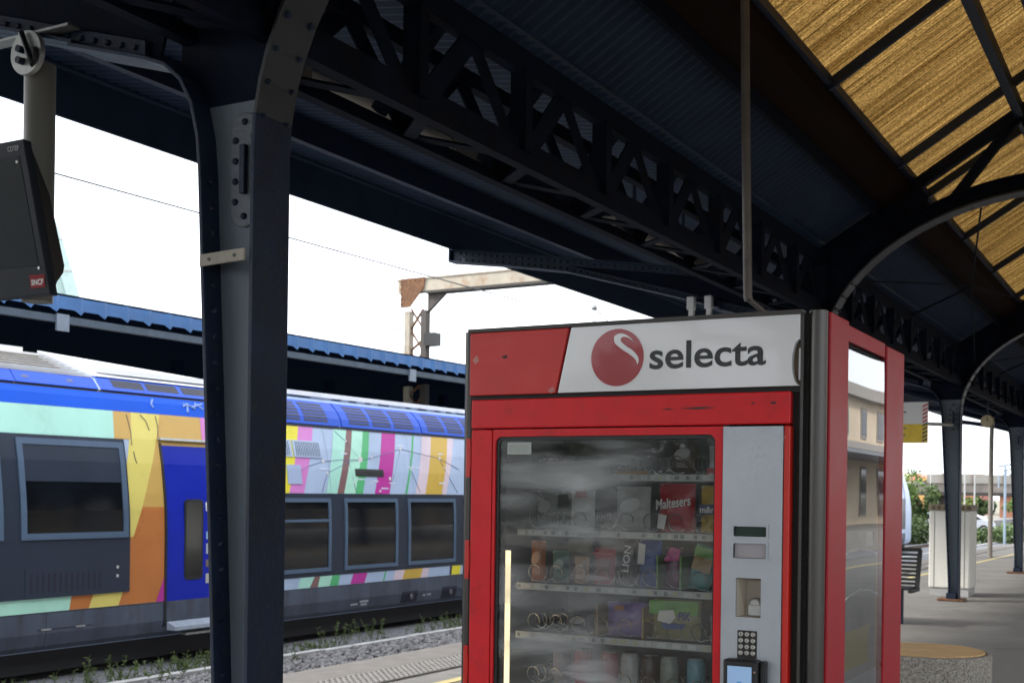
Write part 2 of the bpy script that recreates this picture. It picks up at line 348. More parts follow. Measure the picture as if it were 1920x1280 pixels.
for u in (-7.63, -9.07): rail(u, -.6, 'rail')
for u in (-12.98, -14.42): rail(u, -.68, 'rail')
for u in (8.2, 9.64): rail(u, -.6, 'rail')
sm = MB().box(-1.25, 1.25, -.12, .12, -.2, 0).mesh('sleeper', conc)
for k in range(10, 150): inst(sm, 'sleeper', tb1, (-8.35, k * .6, -.745))

def ico(s, c, r, seed):
    rnd = random.Random(seed); t = (1 + 5 ** .5) / 2
    vs = [(-1, t, 0), (1, t, 0), (-1, -t, 0), (1, -t, 0), (0, -1, t), (0, 1, t), (0, -1, -t), (0, 1, -t), (t, 0, -1), (t, 0, 1), (-t, 0, -1), (-t, 0, 1)]
    fs = [(0, 11, 5), (0, 5, 1), (0, 1, 7), (0, 7, 10), (0, 10, 11), (1, 5, 9), (5, 11, 4), (11, 10, 2), (10, 7, 6), (7, 1, 8), (3, 9, 4), (3, 4, 2), (3, 2, 6), (3, 6, 8), (3, 8, 9), (4, 9, 5), (2, 4, 11), (6, 2, 10), (8, 6, 7), (9, 8, 1)]
    a, b_, cc = rnd.uniform(0, 6.3), rnd.uniform(0, 6.3), rnd.uniform(.55, 1)
    M = Matrix.Rotation(a, 3, 'Z') @ Matrix.Rotation(b_, 3, 'X') @ Matrix.Diagonal((1, rnd.uniform(.6, 1), cc))
    s.add([M @ Vector(v) * (r / 1.9 * rnd.uniform(.75, 1.2)) + Vector(c) for v in vs], fs)
st = MB()
for k in range(9000):
    u = random.uniform(-10.72, -9.6) if k % 4 else random.uniform(-9.6, -7.0); t = 8 + 24 * random.random() ** 1.25
    ico(st, (u, t, -.755 + random.uniform(0, .045)), random.uniform(.028, .055), k)
single(st, 'ballast_stones', stone_m, 'loose grey ballast stones beside the white kerb', 'gravel', (0, 0, 0), track=True, kind='stuff')
# weeds between the kerb and the train
leafm = mat('weed leaf', (.08, .11, .035), .6, var=.55, vs=6, spec=.3)
wd = MB()
rw = random.Random(3)
def leafquad(mb, p, d, L, W_):
    d = Vector(d).normalized(); s_ = d.cross(Vector((rw.uniform(-1, 1), rw.uniform(-1, 1), rw.uniform(-.2, 1)))).normalized() * W_
    p = Vector(p); mb.add([p, p + d * L * .5 + s_, p + d * L, p + d * L * .5 - s_], [(0, 1, 2, 3)])
clumps = [(rw.uniform(8, 30), rw.uniform(-11.6, -10.92)) for _ in range(46)] + [(rw.uniform(8.5, 13.5), rw.uniform(-11.7, -10.6)) for _ in range(30)] + [(rw.uniform(16.5, 23), rw.uniform(-11.4, -10.9)) for _ in range(30)]
for t, u in clumps:
    h = rw.uniform(.03, .27) * (1.0 if u < -10.9 else .6)
    for s_ in range(rw.randint(4, 8)):
        b0 = Vector((u + rw.gauss(0, .10), t + rw.gauss(0, .16), -.86)); top = b0 + Vector((rw.gauss(0, .08), rw.gauss(0, .08), h * rw.uniform(.6, 1.2) + .12))
        wd.bar(b0, top, .005, .005)
        for q in range(rw.randint(10, 20)):
            p = b0.lerp(top, rw.uniform(.2, 1)); leafquad(wd, p, (rw.uniform(-1, 1), rw.uniform(-1, 1), rw.uniform(-.1, .9)), rw.uniform(.025, .075), rw.uniform(.004, .011))
single(wd, 'weeds', leafm, 'green weeds growing along the kerb under the train', 'weeds', (0, 0, 0), track=True, kind='stuff')

# ================================================================== CANOPY (platform frame)
BAY = 7.63; T0 = 3.47; UC = -1.0
TS = [T0 + BAY * k for k in range(-2, 6)]
def mir(p): return (2 * UC - p[0], p[1], p[2])
def roofz(u): return 4.28 + .62 * (u + 2.2)          # inner slope, u in -3.05..-1
def soffz(u): return 3.80 + .158 * (-3.05 - u)       # outer cantilever slope
rivet_me = MB().lathe([(.013, 0), (.012, -.006), (.007, -.011), (.001, -.012)], (0, 0, 0), 10, 'y').mesh('rivet', steel)
ell = [(UC + 1.955 * math.cos(a), 2.72 + 1.37 * math.sin(a)) for a in [math.pi - math.pi / 2 * k / 18 for k in range(19)]]
left_path = [(-3.055, .02), (-3.118, 1.33), (-3.174, 2.36), (-3.19, 2.67), (-3.204, 2.80), (-3.236, 2.92), (-3.295, 3.02), (-3.38, 3.09), (-3.5, 3.135), (-3.9, 3.25), (-4.3, 3.37), (-5.55, 3.72), (-6.3, 3.84), (-6.9, 3.92)]
right_path = [(-2.955, .02), (-2.955, 2.72)] + ell[1:]
def make_column(mirror):
    t = 0.0; hw = .10
    F = (lambda mb: mb.map(mir)) if mirror else (lambda mb: mb)
    root = thing('canopy_column', '', 'column', (0, 0, 0)); root['_b'] = (0, 0, 0)
    # web of the column and the solid corner up to the roof
    webpoly = left_path[:6] + [(-2.935, 2.92), (-2.955, 2.72), (-2.955, .02)]
    F(MB().prism(webpoly, 'y', t - .008, t + .008)).build('web', litweb, root)
    corner = left_path[5:8] + [(-3.38, 3.44), (-3.0, 3.74), (-2.2, 4.22), (-2.12, 4.22), (-2.04, 4.12), (-2.06, 3.98)] + [p for p in reversed(ell[2:11])] + [(-2.935, 2.92)]
    F(MB().prism(corner, 'y', t - .0075, t + .0075)).build('corner_gusset', gsteel, root)  # same plate as the web, coloured dark for the shade above
    F(MB().strip(left_path[:10], t - hw, t + hw, .016)).build('track_side_flange', steel, root, .003)
    F(MB().strip(right_path[:3], t - hw, t + hw, .018, -.018)).build('inner_flange', steel, root, .003)
    F(MB().strip(right_path[2:], t - hw + .001, t + hw - .001, .017, -.0175)).build('arch_flange', mat('arch flange paint', (.022, .025, .032), .45, var=.25, vs=6, bump=.1, bs=60), root, .003)  # flange steel lightened in colour to stand for light off the floor
    # arch band, its upper flange, spandrel struts and rafter
    band = ell[9:] + [(p[0], p[1] + .13) for p in reversed(ell[9:])]
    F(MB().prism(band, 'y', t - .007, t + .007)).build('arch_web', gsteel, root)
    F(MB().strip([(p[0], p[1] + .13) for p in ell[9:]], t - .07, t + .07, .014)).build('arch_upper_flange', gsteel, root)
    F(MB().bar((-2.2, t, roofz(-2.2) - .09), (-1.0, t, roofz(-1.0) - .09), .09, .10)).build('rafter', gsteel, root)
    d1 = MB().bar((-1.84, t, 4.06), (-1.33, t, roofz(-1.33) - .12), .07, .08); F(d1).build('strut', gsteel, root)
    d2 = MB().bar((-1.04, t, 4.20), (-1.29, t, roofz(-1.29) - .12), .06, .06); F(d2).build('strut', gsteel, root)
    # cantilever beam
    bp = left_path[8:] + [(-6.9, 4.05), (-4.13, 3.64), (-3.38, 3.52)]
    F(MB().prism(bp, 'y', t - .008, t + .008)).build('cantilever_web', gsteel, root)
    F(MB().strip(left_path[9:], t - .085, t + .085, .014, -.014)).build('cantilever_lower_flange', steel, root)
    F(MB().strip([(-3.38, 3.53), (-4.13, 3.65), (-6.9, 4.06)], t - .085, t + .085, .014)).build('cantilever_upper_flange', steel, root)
    F(MB().box(-6.915, -6.9, t - .085, t + .085, 3.92, 4.06)).build('end_plate', steel, root)
    # angle irons and rivet rows on the cantilever (tiny, joined)
    ang = MB(); rv = MB()
    def zb(u):
        for (a, za), (b, zb_) in zip(left_path[8:], left_path[9:]):
            if b <= u <= a: return za + (zb_ - za) * (u - a) / (b - a)
    n = 44
    for k in range(n):
        u = -3.6 - k * (3.2 / (n - 1))
        for z in (zb(u) + .035, (3.53 + (-3.38 - u) * .15) - .035):
            rv.lathe([(.013, -.03), (.012, -.036), (.006, -.041)], (u, t, z), 8, 'y')
    path2 = [(u, zb(u) + .003) for u in (-3.55, -3.9, -4.3, -5.0, -5.55, -6.3, -6.88)]
    ang.prism(path2 + [(u, z + .065) for u, z in reversed(path2)], 'y', t - .03, t - .008)
    ang.prism([(-3.4, 3.525), (-6.88, 4.047), (-6.88, 3.985), (-3.4, 3.463)], 'y', t - .03, t - .008)
    F(ang).build('angle_iron', steel, root); F(rv).build('rivets', steel, root)['kind'] = 'stuff'
    # splice plate with slotted rib and its rivets
    cx, z0, z1, rr = -3.05, 2.455, 2.875, .068
    pp = [(cx + rr * math.cos(a), z1 - rr + rr * math.sin(a)) for a in [math.pi * k / 10 for k in range(11)]] + [(cx + rr * math.cos(a), z0 + rr + rr * math.sin(a)) for a in [math.pi + math.pi * k / 10 for k in range(11)]]
    pl_ = F(MB().prism(pp, 'y', t - .022, t - .008)).build('splice_plate', platem, root, .003)
    F(MB().box(cx - .010, cx + .016, t - .042, t - .018, 2.575, 2.755)).build('slot_rib', steel, pl_, .004)
    for (du, z) in [(0, 2.84), (.042, 2.785), (-.042, 2.775), (.042, 2.71), (-.042, 2.70), (.042, 2.635), (-.042, 2.625), (.042, 2.56), (-.042, 2.55), (0, 2.495)]:
        q = mir((cx + du, 0, z)) if mirror else (cx + du, 0, z)
        o = inst(rivet_me, 'rivet', pl_, (q[0], t - .022, q[2]))
    # rivet rows on the flanges
    rv = MB()
    for k in range(26):
        z = .25 + k * .095; u = -3.055 - .049 * z
        ico(rv, (u + .004, t - .055, z), .015, k)
        ico(rv, (-2.953, t - .06, z), .013, k + 50)
    for i in range(2, 8):
        p = Vector(right_path[i]); d = (Vector(right_path[i + 1]) - p).normalized(); nn = Vector((d.y, -d.x)); q = p + nn * .021
        for yy in (-.065, .065): ico(rv, (q.x, t + yy, q.y), .016, i)
    F(rv).build('flange_rivets', steel, root)['kind'] = 'stuff'
    F(MB().box(-3.22, -2.86, t - .17, t + .17, 0.006, .035)).build('foot_plate', rust, root, .004)
    F(MB().box(-3.10, -2.965, t + .008, t + .14, .035, .26).box(-3.10, -2.965, t - .14, t - .008, .035, .12)).build('foot_bracket', steel, root, .004)
    return root
protoL = make_column(False); protoR = make_column(True)
desc = {0: 'near dark blue iron canopy column with riveted splice plate and clamp strip', 1: 'dark blue iron canopy column and arch rising behind the vending machine', 2: 'dark blue iron canopy column standing before the white cabinet', 3: 'dark blue iron canopy column at the right picture edge', -1: 'iron canopy column behind the viewer on the train side', 4: 'farthest iron canopy column on the train side', -2: 'iron canopy column far behind the viewer on the train side', 5: 'last iron canopy column on the train side'}
for side, pr_ in ((0, protoL), (1, protoR)):
    for i, t in enumerate(TS):
        k = i - 2
        o = pr_ if i == 0 else copy_tree(pr_)
        o.location = (0, t, 0); o['_b'] = (0, 0, 0)
        o['group'] = 'canopy columns by the train track' if side == 0 else 'canopy columns on the far side of the platform'
        o['label'] = desc[k] if side == 0 else 'dark blue iron canopy column in the row opposite the train'
        if side == 0 and k == 0: near_col = o
# clamp strip on the near column
cs = MB().add([(-3.175, -.115, 2.305), (-2.965, -.115, 2.313), (-2.965, -.115, 2.356), (-3.175, -.115, 2.348), (-3.175, -.107, 2.305), (-2.965, -.107, 2.313), (-2.965, -.107, 2.356), (-3.175, -.107, 2.348)], [(0, 1, 2, 3), (7, 6, 5, 4), (0, 4, 5, 1), (1, 5, 6, 2), (2, 6, 7, 3), (3, 7, 4, 0)])
c_ = cs.build('clamp_strip', creamsteel, near_col)
for u, z in ((-3.13, 2.328), (-3.01, 2.333)):
    MB().lathe([(.006, -.1155), (.006, -.119)], (u, 0, z), 10, 'y').build('bolt_hole', black, c_)

can = thing('platform_canopy', 'dark blue corrugated platform canopy with lattice girder and yellowed skylight', 'canopy', (-1.0, T0, 3.8)); can['_b'] = (-1.0, T0, 3.8)
TA, TB = TS[0] - 2, TS[-1] + 2
def corrugated(u0, z0, u1, z1, t0, t1, per, amp, th=.0, n=6):
    mb = MB(); N = int((t1 - t0) / per * n); vs = []
    for i in range(N + 1):
        t = t0 + (t1 - t0) * i / N; d = amp * (1 if (i % n) in (0, 1) else -1 if (i % n) in (3, 4) else 0)
        vs += [(u0, t, z0 + d), (u1, t, z1 + d)]
    mb.add(vs, [(2 * i, 2 * i + 2, 2 * i + 3, 2 * i + 1) for i in range(N)], False)
    return mb
for i in range(len(TS) - 1):
    a, b = TS[i], TS[i + 1]
    for F in (lambda m: m, lambda m: m.map(mir)):
        F(corrugated(-3.05, soffz(-3.05), -6.83, soffz(-6.83), a, b, .10, .012)).build('roof_sheet', steel2, can)
        F(corrugated(-3.05, roofz(-3.05), -2.30, roofz(-2.30) , a, b, .10, .012)).build('roof_sheet', steel2, can)
        # girder between the columns
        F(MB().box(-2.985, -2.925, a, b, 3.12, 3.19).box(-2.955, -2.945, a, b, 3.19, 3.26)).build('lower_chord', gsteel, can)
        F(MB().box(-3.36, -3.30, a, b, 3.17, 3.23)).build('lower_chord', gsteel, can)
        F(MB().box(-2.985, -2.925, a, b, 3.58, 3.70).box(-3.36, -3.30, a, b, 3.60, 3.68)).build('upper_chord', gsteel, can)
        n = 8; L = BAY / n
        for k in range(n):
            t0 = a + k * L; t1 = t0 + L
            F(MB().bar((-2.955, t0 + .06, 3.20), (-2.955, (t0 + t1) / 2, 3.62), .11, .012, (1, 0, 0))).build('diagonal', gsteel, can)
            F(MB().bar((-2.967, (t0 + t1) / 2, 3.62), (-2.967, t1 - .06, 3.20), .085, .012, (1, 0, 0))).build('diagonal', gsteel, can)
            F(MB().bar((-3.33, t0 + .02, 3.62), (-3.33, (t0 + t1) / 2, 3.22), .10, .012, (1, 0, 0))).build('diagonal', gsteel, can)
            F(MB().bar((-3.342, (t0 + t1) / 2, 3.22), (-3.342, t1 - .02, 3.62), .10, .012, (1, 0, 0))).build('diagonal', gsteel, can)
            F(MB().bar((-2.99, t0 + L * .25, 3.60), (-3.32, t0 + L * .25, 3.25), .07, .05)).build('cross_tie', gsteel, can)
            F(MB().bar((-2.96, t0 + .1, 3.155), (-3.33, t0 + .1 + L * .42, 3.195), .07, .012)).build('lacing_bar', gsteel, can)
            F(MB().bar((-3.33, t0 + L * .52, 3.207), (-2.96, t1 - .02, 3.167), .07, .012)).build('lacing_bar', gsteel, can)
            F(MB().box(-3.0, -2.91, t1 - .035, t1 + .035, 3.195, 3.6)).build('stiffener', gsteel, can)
        # eave beam of the skylight, ridge purlin, outer purlins, fascia
        F(MB().add([(-2.42, a, roofz(-2.42) - .10), (-2.2, a, roofz(-2.2) - .14), (-2.2, b, roofz(-2.2) - .14), (-2.42, b, roofz(-2.42) - .10), (-2.42, a, roofz(-2.42) + .02), (-2.17, a, roofz(-2.2) + .012), (-2.17, b, roofz(-2.2) + .012), (-2.42, b, roofz(-2.42) + .02)], [(0, 1, 2, 3), (4, 7, 6, 5), (0, 4, 5, 1), (1, 5, 6, 2), (2, 6, 7, 3), (3, 7, 4, 0)])).build('eave_board', brown, can)
        F(MB().box(-2.455, -2.423, a, b, roofz(-2.42) - .20, roofz(-2.42) + .0)).build('eave_angle', gsteel, can)
        F(MB().box(-2.20, -2.14, a, b, roofz(-2.2) - .03, roofz(-2.2) + .03)).build('eave_rail', steel, can)
        F(MB().box(-1.34, -1.27, a, b, roofz(-1.305) - .14, roofz(-1.305) - .04)).build('purlin', steel, can)
        for u, h in ((-4.5, .26), (-5.7, .20)):
            F(MB().box(u - .03, u + .03, a, b, soffz(u) - h, soffz(u) - .015)).build('purlin', steel, can)
        F(MB().box(-6.86, -6.835, a, b, 4.04, 4.42).box(-6.835, -6.78, a, b, 4.36, 4.40)).build('fascia', steel2, can)
    MB().box(UC - .06, UC + .06, a, b, roofz(-1.0) - .14, roofz(-1.0) + .05).build('ridge_beam', steel, can)
    MB().box(-3.16, -2.94, a, b, 3.795, 3.83).build('valley_gutter', steel2, can)
    MB().box(.94, 1.16, a, b, 3.795, 3.83).build('valley_gutter', steel2, can)
# skylight panes and glazing bars
def pane_mesh(wd_, mirror):
    mb = MB(); n = int(wd_ / .045); vs = []
    for i in range(n + 1):
        t = -wd_ / 2 + wd_ * i / n; d = .006 if i % 2 else -.006
        for j in range(3):
            u = -2.16 + 1.13 * j / 2; p = (u, t, roofz(u) + d); vs.append(mir(p) if mirror else p)
    mb.add(vs, [(3 * i + j, 3 * i + 3 + j, 3 * i + 4 + j, 3 * i + 1 + j) for i in range(n) for j in range(2)])
    return mb.mesh('skylight_pane', golden)
def bar_mesh(mirror):
    mb = MB().bar((-2.18, 0, roofz(-2.18) - .045), (-1.0, 0, roofz(-1.0) - .045), .034, .07)
    return (mb.map(mir) if mirror else mb).mesh('glazing_bar', steel)
PW = {(w_, m_): pane_mesh(w_, m_) for w_ in (2.17, 1.08) for m_ in (False, True)}; BM = {m_: bar_mesh(m_) for m_ in (False, True)}
for t in TS:
    for m_ in (False, True):
        inst(PW[(1.08, m_)], 'skylight_pane', can, (0, t, 0))
        if t != TS[-1]:
            for q in range(3): inst(PW[(2.17, m_)], 'skylight_pane', can, (0, t + .54 + 2.183 * (q + .5), 0))
            for q in range(4): inst(BM[m_], 'glazing_bar', can, (0, t + (.54, 2.62, 4.76, 6.98)[q], 0))
# wind bracing rods between the arches
for i in range(3, len(TS) - 1):
    a, b = TS[i], TS[i + 1]
    br = MB().tube([(-2.75, a + .1, 3.45), (-2.25, (a + b) / 2, 3.95), (-1.6, b - .05, 4.10)], .009, 6); br.build('brace_rod', gsteel, can)
    br = MB().tube([(-2.75, b - .1, 3.45), (-2.25, (a + b) / 2 + .02, 3.97), (-1.6, a + .05, 4.10)], .009, 6); br.build('brace_rod', gsteel, can)
    br = MB().bar((-2.25, (a + b) / 2, 3.93), (-2.96, (a + b) / 2, 3.62), .02, .02); br.build('brace_rod', gsteel, can)

# hanging pipe
pp_ = MB().tube([(-1.86, 5.5, 4.44), (-1.845, 5.5, 3.8), (-1.83, 5.5, 3.1), (-1.812, 5.5, 2.42), (-1.808, 5.5, 2.40)], .0205, 14)
pp_.tube([(-1.808, 5.5, 2.405), (-1.79, 5.54, 2.385), (-1.76, 5.7, 2.34), (-1.72, 6.0, 2.27)], .013, 10)
single(pp_, 'drain_pipe', pipe_m, 'long dull metal pipe hanging from the skylight eave', 'pipe', (-1.81, 5.5, 2.4))
# light fittings in the girder
dif = mat('lamp diffuser', (.62, .6, .55), .4, var=.05)
perf = mat('perforated lamp housing', (.2, .19, .17), .5, var=.6, vs=120)
for i, (t, lb) in enumerate(((5.15, 'pale tube lamp inside the girder beside the near column'), (8.9, 'tube lamp in the girder above the vending machine'), (13.0, 'tube lamp in the girder behind the arch column'))):
    L = thing('tube_lamp', lb, 'lamp', (-3.65, t, 3.42), 'lamps in the girder'); L['_b'] = (-3.65, t, 3.42)
    MB().lathe([(.05, -.62), (.05, .62)], (-3.65, t, 3.42), 14, 'y').build('diffuser', dif, L)
    for q in (-.95, .63): MB().box(-3.71, -3.59, t + q, t + q + .32, 3.37, 3.47).build('housing', perf, L, .01)
    MB().bar((-3.65, t - .5, 3.46), (-3.65, t - .5, 3.9), .02, .02).bar((-3.65, t + .5, 3.46), (-3.65, t + .5, 3.9), .02, .02).build('hanger', steel, L)
# ================================================================== HANGING DISPLAY (left)
dsp = thing('information_display', 'black hanging passenger display with red logo on its lower corner', 'display', (-4.05, 3.42, 2.2)); dsp['_b'] = (-4.05, 3.42, 2.2)
MB().tube([(-4.15, 3.45, 3.22), (-4.15, 3.45, 2.25)], .062, 24).build('pole', polegrey, dsp)
MB().lathe([(.088, -.012), (.09, 0), (.088, .012)], (-4.115, 3.36, 3.235), 24, 'y').build('knuckle_disc', galv, dsp)
MB().lathe([(.015, -.02), (.015, .02)], (-4.13, 3.34, 3.245), 8, 'y').lathe([(.015, -.02), (.015, .02)], (-4.13, 3.34, 3.20), 8, 'y').build('bolt', steel, dsp)
MB().tube([(-4.12, 3.33, 3.31), (-4.08, 3.33, 3.23), (-4.05, 3.33, 3.17), (-4.045, 3.34, 3.20), (-4.05, 3.34, 3.24)], .012, 8).build('cable', black, dsp)
MB().box(-4.6, -3.9, 3.37, 3.43, 3.315, 3.325).build('mount_plate', galv, dsp)
def slant(mb): return mb.map(lambda p: (p[0], p[1] + (2.80 - p[2]) * .24, p[2]))
UR = -3.855
slant(MB().box(-4.7, UR, 3.13, 3.168, 2.235, 2.80)).build('screen_casing', dispcase, dsp, .004)
slant(MB().box(-4.66, UR - .035, 3.1285, 3.1297, 2.345, 2.745)).build('screen_glass', screenglass, dsp)
MB().prism([(3.17, 2.80), (3.19, 2.765), (3.27, 2.62), (3.345, 2.36), (3.34, 2.33), (3.31, 2.29), (3.30, 2.26)], 'x', -4.7, UR - .012).build('rear_housing', black, dsp, .01)
def on_face(u, z, off): return (u, 3.13 + (2.80 - z) * .24 - off, z)
SL = (R(90) + math.atan(.24), 0, 0)
inst(text_mesh('COTEP', hue('grey mark', (.3, .32, .33)), .01), 'lettering', dsp, on_face(-3.945, 2.762, .003), SL, (.062, .018, 1))
redl = MB().prism([(-3.955, 2.263), (-3.872, 2.263), (-3.867, 2.31), (-3.95, 2.313)], 'y', -.001, .0).map(lambda p: on_face(p[0], p[2], .002)); lb_ = redl.build('logo_plate', hue('logo plate red', (.42, .02, .03), .35), dsp)
inst(text_mesh('SNCF', white_p, .03, .25), 'lettering', dsp, on_face(-3.945, 2.273, .0045), SL, (.072, .022, 1))
for u, z in ((-3.905, 2.722), (-3.888, 2.335)): MB().lathe([(.007, -.003), (.005, -.006)], on_face(u, z, 0), 10, 'y').build('screw', galv, dsp)

# ================================================================== VENDING MACHINE
vm = thing('vending_machine', 'tall red snack vending machine with white lettered header on the platform', 'vending machine', (-1.42, 3.8, 0)); vm['_b'] = (-1.42, 3.8, 0)
TFR = 3.275
# carcass
MB().box(-1.965, -1.93, 3.31, 4.25, .06, 1.97).build('left_wall', inner, vm)
MB().box(-1.93, -.90, 4.2, 4.25, .06, 1.97).build('back_wall', inner, vm)
MB().box(-1.965, -.90, 3.315, 4.25, 1.97, 1.992).build('roof_panel', hue('grey lid', (.16, .16, .16)), vm)
MB().box(-1.965, -.90, 3.31, 4.25, .02, .06).build('floor_panel', inner, vm)
MB().box(-1.155, -1.135, 3.30, 4.2, .3, 1.72).build('inner_partition', inner, vm)
MB().box(-1.93, -1.155, 3.9, 3.93, .3, 1.72).build('inner_back', inner, vm)
MB().box(-1.93, -1.155, 3.335, 3.9, 1.70, 1.715).build('inner_top', inner, vm)
MB().box(-1.97, -.87, 3.36, 4.24, 0, .06).build('plinth', gap_m, vm)
MB().box(-1.962, -.905, 3.31, 3.335, 1.70, 1.80).build('header_backing', gap_m, vm)
# header
MB().box(-1.976, -.925, 3.268, 3.31, 1.991, 2.002).build('header_top_trim', hue('dark trim', (.05, .048, .045), .45), vm)
MB().prism([(-1.970, 1.796), (-1.672, 1.796), (-1.629, 1.990), (-1.970, 1.990)], 'y', 3.272, 3.305).build('header_red_panel', red_h, vm, .003)
hp = [(-1.663, 1.797), (-.945, 1.797)]
hole = [(-.9315 - .022 * math.sin(a), 1.860 - .062 * math.cos(a)) for a in [math.pi * k / 14 for k in range(15)]]
wp = MB().prism([(-1.663, 1.797), (-.9315, 1.797)] + hole + [(-.9315, 1.990), (-1.620, 1.990)], 'y', 3.274, 3.305).build('header_white_panel', hdr_white, vm, .002)
MB().box(-1.672, -1.62, 3.296, 3.303, 1.797, 1.99).box(-1.97, -.93, 3.29, 3.31, 1.78, 1.80).build('header_gap', gap_m, vm)
MB().box(-.975, -.922, 3.297, 3.3035, 1.80, 1.92).build('hole_backing', brass, vm)
MB().box(-.938, -.930, 3.285, 3.296, 1.812, 1.9).build('lock_piece', hdr_white, vm, .003)
lc = MB().lathe([(.0835, 0), (.0835, -.0012)], (-1.470, 3.274, 1.8945), 48, 'y').build('logo_disc', logo_red, wp)
sw = [(-1.417,1.937),(-1.427,1.949),(-1.438,1.957),(-1.448,1.962),(-1.459,1.964),(-1.468,1.963),(-1.474,1.960),(-1.479,1.955),(-1.480,1.950),(-1.479,1.942),(-1.476,1.935),(-1.467,1.927),(-1.458,1.920),(-1.446,1.912),(-1.434,1.905),(-1.423,1.897),(-1.415,1.890),(-1.409,1.882),(-1.405,1.871),(-1.401,1.883),(-1.402,1.890),(-1.405,1.896),(-1.410,1.903),(-1.417,1.910),(-1.427,1.918),(-1.438,1.924),(-1.447,1.931),(-1.453,1.936),(-1.458,1.941),(-1.459,1.945),(-1.458,1.949),(-1.455,1.952),(-1.450,1.954),(-1.443,1.953),(-1.435,1.951),(-1.428,1.946)]
MB().prism(sw, 'y', 3.2712, 3.2722).build('logo_swoosh', hdr_white, wp)
inst(text_mesh('selecta', ink, .016), 'header_lettering', wp, (-1.368, 3.2728, 1.8555), FRONT, (.343, .0785, 1))
# scuffs on header and band
sc_m = hue('scuff', (.05, .03, .03), .6); sc_w = hue('chipped paint', (.55, .25, .23), .6)
for (u, z, w_, h_, m_) in [(-1.845, 1.912, .012, .006, sc_m), (-1.948, 1.907, .012, .014, sc_w), (-1.683, 1.806, .012, .010, sc_w)]:
    MB().prism([(u - w_, z), (u - .2 * w_, z - h_), (u + w_, z - .3 * h_), (u + .4 * w_, z + h_)], 'y', 3.2712, 3.2719).build('scuff', m_, vm)
for (u, z, w_, h_) in [(-1.22, 1.742, .055, .0035), (-1.31, 1.741, .02, .002), (-1.06, 1.752, .006, .003), (-1.003, 1.752, .011, .004)]:
    MB().prism([(u - w_, z), (u, z - h_), (u + w_, z), (u + .3 * w_, z + h_), (u - .5 * w_, z + .5 * h_)], 'y', 3.2735, 3.2742).build('scuff', sc_m, vm)
# red band and door
MB().box(-1.964, -.955, TFR, 3.31, 1.694, 1.783).build('front_band', red_m, vm, .004)
door = MB()
door.box(-1.962, -1.889, TFR, 3.325, .30, 1.690).build('door_stile', red_m, vm, .003)
dz0 = .32
def rounded(x0, x1, z0, z1, r, n=6):
    pts = []
    for cx, cz, a in ((x1 - r, z1 - r, 0), (x0 + r, z1 - r, 90), (x0 + r, z0 + r, 180), (x1 - r, z0 + r, 270)):
        pts += [(cx + r * math.cos(R(a + 90 * k / n)), cz + r * math.sin(R(a + 90 * k / n))) for k in range(n + 1)]
    return pts
def ring_frame(x0, x1, z0, z1, ix0, ix1, iz0, iz1, r, y0, y1):
    inn = rounded(ix0, ix1, iz0, iz1, r); n = len(inn); mb = MB()
    out = []
    for p in inn:
        cx, cz = (ix0 + ix1) / 2, (iz0 + iz1) / 2
        fx = (x1 if p[0] > cx else x0); fz = (z1 if p[1] > cz else z0)
        # project to the outer rectangle
        if abs(p[0] - (ix1 if p[0] > cx else ix0)) < r * .3: out.append((fx, p[1] if abs(p[1] - (iz1 if p[1] > cz else iz0)) > r * .99 else fz))
        else: out.append((p[0] if abs(p[0] - (ix1 if p[0] > cx else ix0)) > r * .99 else fx, fz))
    vs = [(p[0], y0, p[1]) for p in out] + [(p[0], y0, p[1]) for p in inn] + [(p[0], y1, p[1]) for p in inn] + [(p[0], y1, p[1]) for p in out]
    fs = []
    for i in range(n):
        j = (i + 1) % n
        fs += [(i, j, n + j, n + i), (n + i, n + j, 2 * n + j, 2 * n + i), (2 * n + i, 2 * n + j, 3 * n + j, 3 * n + i), (3 * n + i, 3 * n + j, j, i)]
    return mb.add(vs, fs)
ring_frame(-1.8855, -1.146, .30, 1.690, -1.877, -1.168, .45, 1.668, .022, 3.277, 3.325).build('door_frame', red_m, vm)
ring_frame(-1.8765, -1.1685, .4505, 1.6675, -1.866, -1.174, .462, 1.657, .016, 3.284, 3.33).build('glass_gasket', black, vm)
gl_ = MB().add([(-1.872, 3.292, .455), (-1.170, 3.292, .455), (-1.170, 3.292, 1.662), (-1.872, 3.292, 1.662)], [(0, 1, 2, 3)]).build('door_glass', door_glass, vm)
MB().box(-1.962, -.955, 3.28, 3.325, .06, .297).build('lower_door', red_m, vm, .004)
# sticker on the glass
stk = MB().box(-1.842, -1.759, 3.2905, 3.2913, 1.614, 1.651).build('glass_sticker', hue('pale sticker', (.42, .47, .44), .5), vm)
for q in range(4): MB().box(-1.836, -1.775 + .008 * (q % 2), 3.2898, 3.2904, 1.640 - q * .006, 1.6415 - q * .006).build('sticker_line', hue('sticker print', (.22, .25, .25)), stk)
# hinges on the left, posts
for z in (1.603, 1.287, .96, .6):
    MB().box(-1.980, -1.9655, 3.278, 3.30, z - .036, z + .036).lathe([(.008, -.06), (.008, .06)], (-1.975, 3.28, z), 10).build('hinge', red_edge, vm, .002)
MB().tube([(-1.992, 3.315, .02), (-1.992, 3.315, 1.998)], .017, 18).build('left_post', alu, vm)
MB().box(-1.978, -1.964, 3.30, 3.35, .03, 1.99).build('left_gap', gap_m, vm)
MB().tube([(-.889, 3.306, .02), (-.889, 3.306, 2.0)], .0245, 24).build('right_post', alu, vm)
MB().box(-.930, -.922, 3.279, 3.30, .05, 1.995).build('post_trim', alu, vm)
MB().box(-.955, -.875, 3.301, 3.32, .04, 1.995).build('right_gap', gap_m, vm)
